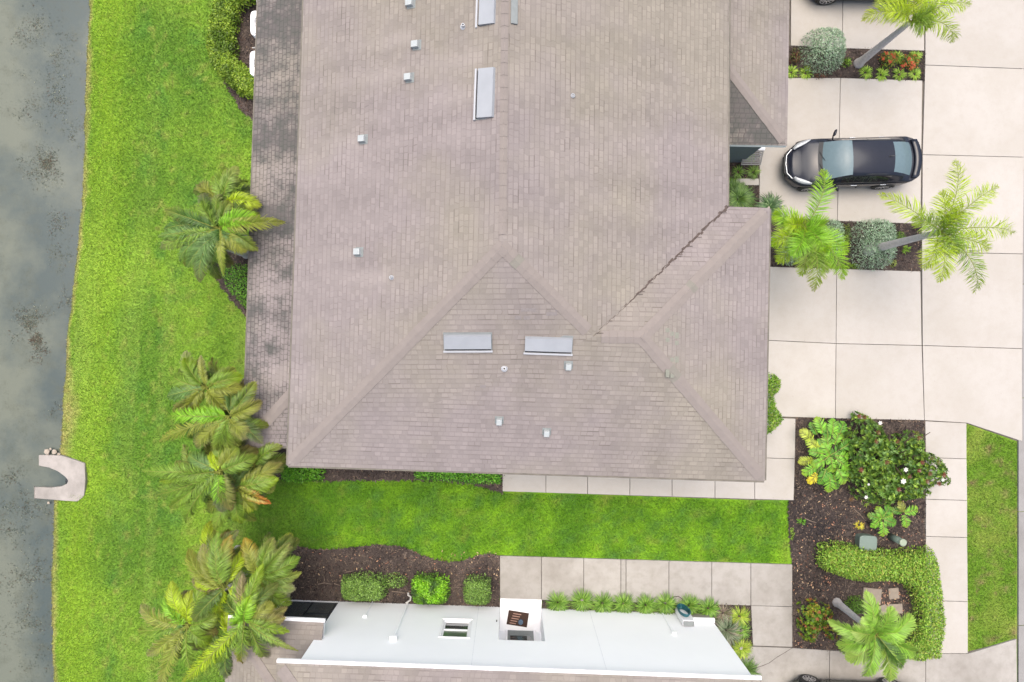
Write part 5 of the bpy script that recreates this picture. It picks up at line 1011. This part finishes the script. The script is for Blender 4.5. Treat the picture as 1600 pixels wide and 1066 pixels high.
        mb = MB(); mb.add(vs, [(2*i, 2*i+1, 2*i+3, 2*i+2) for i in range(K-1)]); o = mb.build('headlight', M['lens'], root, True); sl = o.modifiers.new('s', 'SOLIDIFY'); sl.thickness = .03
        mb = MB(); mb.box(-h2+.10, -h2+.42, sy*W*.72-.07, sy*W*.72+.07, .70, .86); mb.build('tail_light', M['red'], root, bevel=.02)
        mb = MB()
        for hx in (wst-.28, wst-1.28): mb.tube([(hx-.1, sy*(W+.012), .80), (hx+.1, sy*(W+.012), .805)], .014, 6)
        mb.build('door_handle', M['chrome'], root)
        mb = MB()
        for hx in (wsb-.28, wst-.58, rft+.12): mb.box(hx-.006, hx+.006, sy*W*.975-.008, sy*W*.985+.010, .3, .84)
        mb.build('door_gap', M['plastic'], root)
        mb = MB(); mb.tube([(wsb-.35, sy*W*.945, .955), (wst-.4, sy*W*.945, .958), (rft+.2, sy*W*.945, .965)], .006, 6); mb.build('window_trim', M['plastic'], root)
        mb = MB(); mb.tube([(wst+.02, sy*W*.70, hgt-.095), ((wst+rft)/2, sy*W*.705, hgt-.085), (rft+.05, sy*W*.70, hgt-.14)], .012, 6); mb.build('roof_gutter', M['plastic'], root)
    mb = MB(); mb.tube([(h2-.15, -W*.62, .70), (h2+.02, -W*.38, .69), (h2+.055, 0, .69), (h2+.02, W*.38, .69), (h2-.15, W*.62, .70)], .016, 6); mb.build('grille_trim', M['chrome'], root)
    mb = MB(); mb.tube([(h2-.13, -W*.5, .52), (h2+.02, -W*.3, .52), (h2+.03, 0, .52), (h2+.02, W*.3, .52), (h2-.13, W*.5, .52)], .07, 8); mb.build('grille', M['plastic'], root)
    # hood shut line, cowl, wipers
    mb = MB(); mb.tube([(wsb+.18, -.3, 1.035), (wsb-.02, .1, 1.075)], .008, 5); mb.tube([(wsb+.2, .1, 1.035), (wsb-.02, .5, 1.06)], .008, 5); mb.build('wiper', M['plastic'], root)
    if not suv:
        K = 11; vs = []
        for i in range(K):
            t = i/(K-1)*2-1; yy = t*W*.80; xr = -h2+.03+.13*t*t; xf = xr+.21-.03*t*t; zz = 1.075-.05*t*t
            vs += [(xf, yy, zz-.025), (xf-.02, yy, zz+.005), (xr, yy, zz+.035), (xr-.01, yy, zz-.01), (xf-.04, yy, zz-.06)]
        mb = MB(); fs = [(i*5+k, i*5+(k+1) % 5, (i+1)*5+(k+1) % 5, (i+1)*5+k) for i in range(K-1) for k in range(5)]+[tuple(range(5)), tuple((K-1)*5+k for k in range(5))[::-1]]
        mb.add(vs, fs); mb.build('spoiler', paint, root, True)
    mb = MB(); mb.tube([(rft+.16, 0, hgt-.05), (rft+.10, 0, hgt+.0), (rft-.02, 0, hgt+.03)], [.02, .012, .004], 6); mb.build('antenna', M['plastic'], root)
    return root
make_car('black sedan parked nose toward the garage on the pale driveway', M['black'], 11.58, 6.09, math.pi+math.radians(1.5), 4.38, .80)
make_car('dark grey car mostly beyond the top edge, one wheel showing', M['darkgrey'], 12.42, 12.66, math.pi+math.radians(-1), 4.7, .9, True)
make_car('greenish black car mostly beyond the bottom edge, two wheels showing', M['darkgreen'], 11.72, -12.62, math.pi+math.radians(-2.2), 4.6, .86)

# ------------------------------------------------------------------ small things
def ac(u, v, label):
    c = P(u, v, .9); root = empty('air_conditioner', (c.x, c.y, GZ), label, 'air conditioner', 'air conditioners under the porch roof edge')
    poly = [(p[0], p[1]) for p in [(a, b) for a, b in circ(0, 0, .43, .43, 28, 6)]]
    mb = MB(); mb.prism(poly, .06, .86); mb.build('cabinet', M['white'], root, bevel=.02)
    mb = MB(); mb.prism([(a*.88, b*.88) for a, b in poly], .86, .90); mb.build('top_cover', M['white'], root, bevel=.02)
    mb = MB()
    for k in range(9): r_ = .06+k*.028; mb.tube([(math.cos(a)*r_, math.sin(a)*r_, .915) for a in [2*math.pi*i/24 for i in range(25)]], .005, 4)
    mb.build('fan_grille', M['bronze'], root)
    mb = MB(); mb.prism([(-.5, -.5), (.5, -.5), (.5, .5), (-.5, .5)], 0, .06); mb.build('base_pad', M['conc'], root)
    mb = MB(); mb.tube([(-.55, -.62, .35), (-.3, -.62, .35), (-.2, -.66, .2), (-.2, -.66, 0)], .02, 8); mb.build('pipe', M['pvc'], root)
    return root
ac(409, 34, 'white air conditioner at the porch roof edge, nearer the top edge of the photo'); ac(408, 97, 'white air conditioner at the porch roof edge, beside the hedge bend')
mat_c = P(809, 967, .08); mt = empty('doormat', (mat_c.x, mat_c.y, .068), 'brown doormat with pale stripes and a blue round patch on the porch', 'doormat', rz=math.radians(-9))
mb = MB(); mb.box(-.36, .36, -.25, .25, 0, .014); mb.build('mat', simple('coir_brown', C(92, 66, 54), .95, var=.2, scale=40), mt)
mb = MB()
for i in range(5): mb.box(-.18-.02*i, .10-.035*(i % 5), .16-.085*i-.014, .16-.085*i+.014, .015, .0185)
mb.build('stripe', simple('stripe_pink', C(232, 186, 168), .9), mt)
mb = MB(); ctr = (.12, -.10); N = 20
mb.add([(ctr[0]+math.cos(2*math.pi*k/N)*.085, ctr[1]+math.sin(2*math.pi*k/N)*.10, .0205) for k in range(N)], [list(range(N))]); mb.build('round_patch', simple('patch_blue', C(78, 116, 150), .9), mt)
mb = MB()
for i in range(-2, 3):
    for j in range(-2, 3):
        if abs(i)+abs(j) < 4: mb.box(ctr[0]+i*.03-.006, ctr[0]+i*.03+.006, ctr[1]+j*.034-.007, ctr[1]+j*.034+.007, .021, .023)
mb.build('patch_dots', simple('patch_pale', C(210, 220, 228), .9), mt)
# hose cabinet with teal hose on the wall
hx = wl(1063, 962).x; base = MW @ Vector((hx, 0, 0)); hc = empty('hose_cabinet', base, 'white wall cabinet with a coiled teal hose among the tufts', 'hose reel', rz=ang)
mb = MB(); mb.box(-.2, .2, .03, .22, 0, 1.15); mb.build('cabinet', M['white'], hc, bevel=.015)
mb = MB(); mb.box(-.19, .17, .04, .2, 1.151, 1.2); mb.build('vent_cover', M['lead'], hc, bevel=.01)
mb = MB()
for k in range(5):
    r_ = .20+.018*k; mb.tube([(-.05+math.cos(a)*r_*.72+random.uniform(-.006, .006), .27+.028*k, .62+math.sin(a)*r_*1.75) for a in [2*math.pi*i/26 for i in range(27)]], .017, 7)
mb.build('hose', M['teal'], hc, True)
hp = [P(*q, .04) for q in ((1047, 938), (1052, 933), (1060, 932), (1066, 936), (1068, 943))]
mb = MB(); mb.tube(hp, .014, 7); tag(mb.build('hose_loop', M['hose'], smooth=True), 'thin dark hose loop lying at the walkway edge by the teal hose', 'hose')
# equipment screen in the recess
sc_ = P(1168, 250, 0); es = empty('equipment_screen', (sc_.x, sc_.y-.05, GZ), 'grey slatted equipment panel with a white top rail below the grey wall', 'panel')
mb = MB(); Ms = Matrix.Translation((0, 0, .55)) @ Matrix.Rotation(.6, 4, 'X')
for i in range(7): mb.box(-.33, .33, -.26+i*.075, -.21+i*.075, 0, .012, 0, Ms)
for s_ in (-.33, 0, .33): mb.box(s_-.012, s_+.012, -.27, .27, -.02, .001, 0, Ms)
mb.build('slatted_panel', M['kerbc'], es)
mb = MB(); mb.box(-.36, .36, .27, .37, -.02, .05, 0, Ms); mb.build('top_rail', M['white'], es, bevel=.01)
mb = MB(); [mb.tube([(s_, .1, 0), (s_, .1, .55)], .02, 6) for s_ in (-.28, .28)]; mb.build('leg', M['white'], es)
# utility boxes
uc = P(1358, 850, .4); ub = empty('utility_box', (uc.x, uc.y, GZ), 'grey green rounded utility box at the hedge', 'utility box', rz=math.radians(-3))
pol = circ(0, 0, .31, .27, 28, 5)
mb = MB(); mb.prism([(a*.93, b*.93) for a, b in pol], 0, .34); mb.build('base', M['utility'], ub, bevel=.02)
mb = MB(); mb.prism(pol, .34, .42); mb.build('lid', M['utility'], ub, bevel=.03)
mb = MB(); mb.box(-.05, .05, -.275, -.262, .2, .3); mb.build('lock', M['bronze'], ub)
pc = P(1391, 838, 0); ped = empty('utility_pedestal', (pc.x, pc.y, GZ), 'pale green round utility pedestal beside the rounded box', 'pedestal')
mb = MB(); mb.tube([(0, 0, 0), (.05, -.02, .72)], [.115, .115], 20); mb.build('post', M['utility'], ped, True); mb = MB(); mb.tube([(.05, -.02, .72), (.052, -.02, .77), (.053, -.02, .79)], [.125, .125, .09], 20); mb.build('cap', M['utility2'], ped, False)
for (u, v, a_, b_, lb, r_) in ((1362, 931, .36, .27, 'large weathered paver closest to the hedge palm frond', -.1), (1396, 927, .2, .19, 'small beige paver at the upper right of the stones', .1), (1398, 951, .29, .17, 'tan rectangular paver nearest the hedge', .05), (1378, 953, .2, .17, 'grey broken paver between the stones and the palm', .3)):
    c = P(u, v, 0); mb = MB(); mb.prism([(x_*a_/2*2*.9, y_*b_) for x_, y_ in ((-1, -1), (1, -1), (1, 1), (-1, 1))], 0, .05); o = mb.build('paver', M['paver'], bevel=.012); o.location = (c.x, c.y, -.01); o.rotation_euler.z = r_; tag(o, lb, 'paver', 'stone pavers inside the curved hedge')
# twigs on the mulch
for pts, lb in ((((497, 913), (507, 911), (518, 913)), 'curved dry twig on the mulch left of the wide shrub'), (((522, 912), (531, 915)), 'short pale twig touching the wide clipped shrub'), (((507, 908), (506, 900)), 'short upright twig on the mulch'), (((541, 894), (553, 892)), 'pale twig above the wide clipped shrub'), (((703, 919), (722, 918)), 'thin stick between the yellow green and square shrubs'), (((612, 924), (622, 925), (633, 927)), 'reddish stick left of the drain pipe'), (((1335, 796), (1344, 804), (1352, 814)), 'bent grey twig above the yellow plant'), (((1258, 810), (1266, 814), (1276, 817)), 'thin grey twig beside the tiny sprig')):
    mb = MB(); mb.tube([P(u, v, .03) for u, v in pts], [.014]*(len(pts)-1)+[.006], 6); tag(mb.build('twig', simple('dry_twig', C(168, 148, 132), .9)), lb, 'twig', 'dry twigs on the mulch')
# fallen leaves
def litter():
    V, F_, cc = [], [], []; nb = 0
    for (u0, v0, u1, v1, n) in ((1250, 770, 1440, 850, 110), (1235, 850, 1300, 930, 50), (1370, 905, 1420, 985, 110), (1240, 985, 1330, 1012, 25), (470, 862, 780, 900, 60)):
        u = RNG.uniform(u0, u1, n); v = RNG.uniform(v0, v1, n); p = np.stack([(u-800)/44.46, (533-v)/44.46, RNG.uniform(.02, .045, n)], -1)
        a_, f_, c_ = leaf_geo(p, RNG.standard_normal((n, 3))*[1, 1, .12], np.tile([0, 0, 1.0], (n, 1)), RNG.uniform(.05, .11, n), RNG.uniform(.02, .045, n), pick([(206, 160, 128), (180, 128, 100), (222, 190, 150), (150, 104, 84)], n), .1); V.append(a_); F_.append(f_+nb); cc.append(c_); nb += len(a_)
    tag(link('fallen_leaves', mesh_np('fallen_leaves', np.concatenate(V), np.concatenate(F_), 4, np.concatenate(cc)), M['leaf']), 'dry brown fallen leaves scattered over the mulch', 'leaves', kind='stuff')
litter()
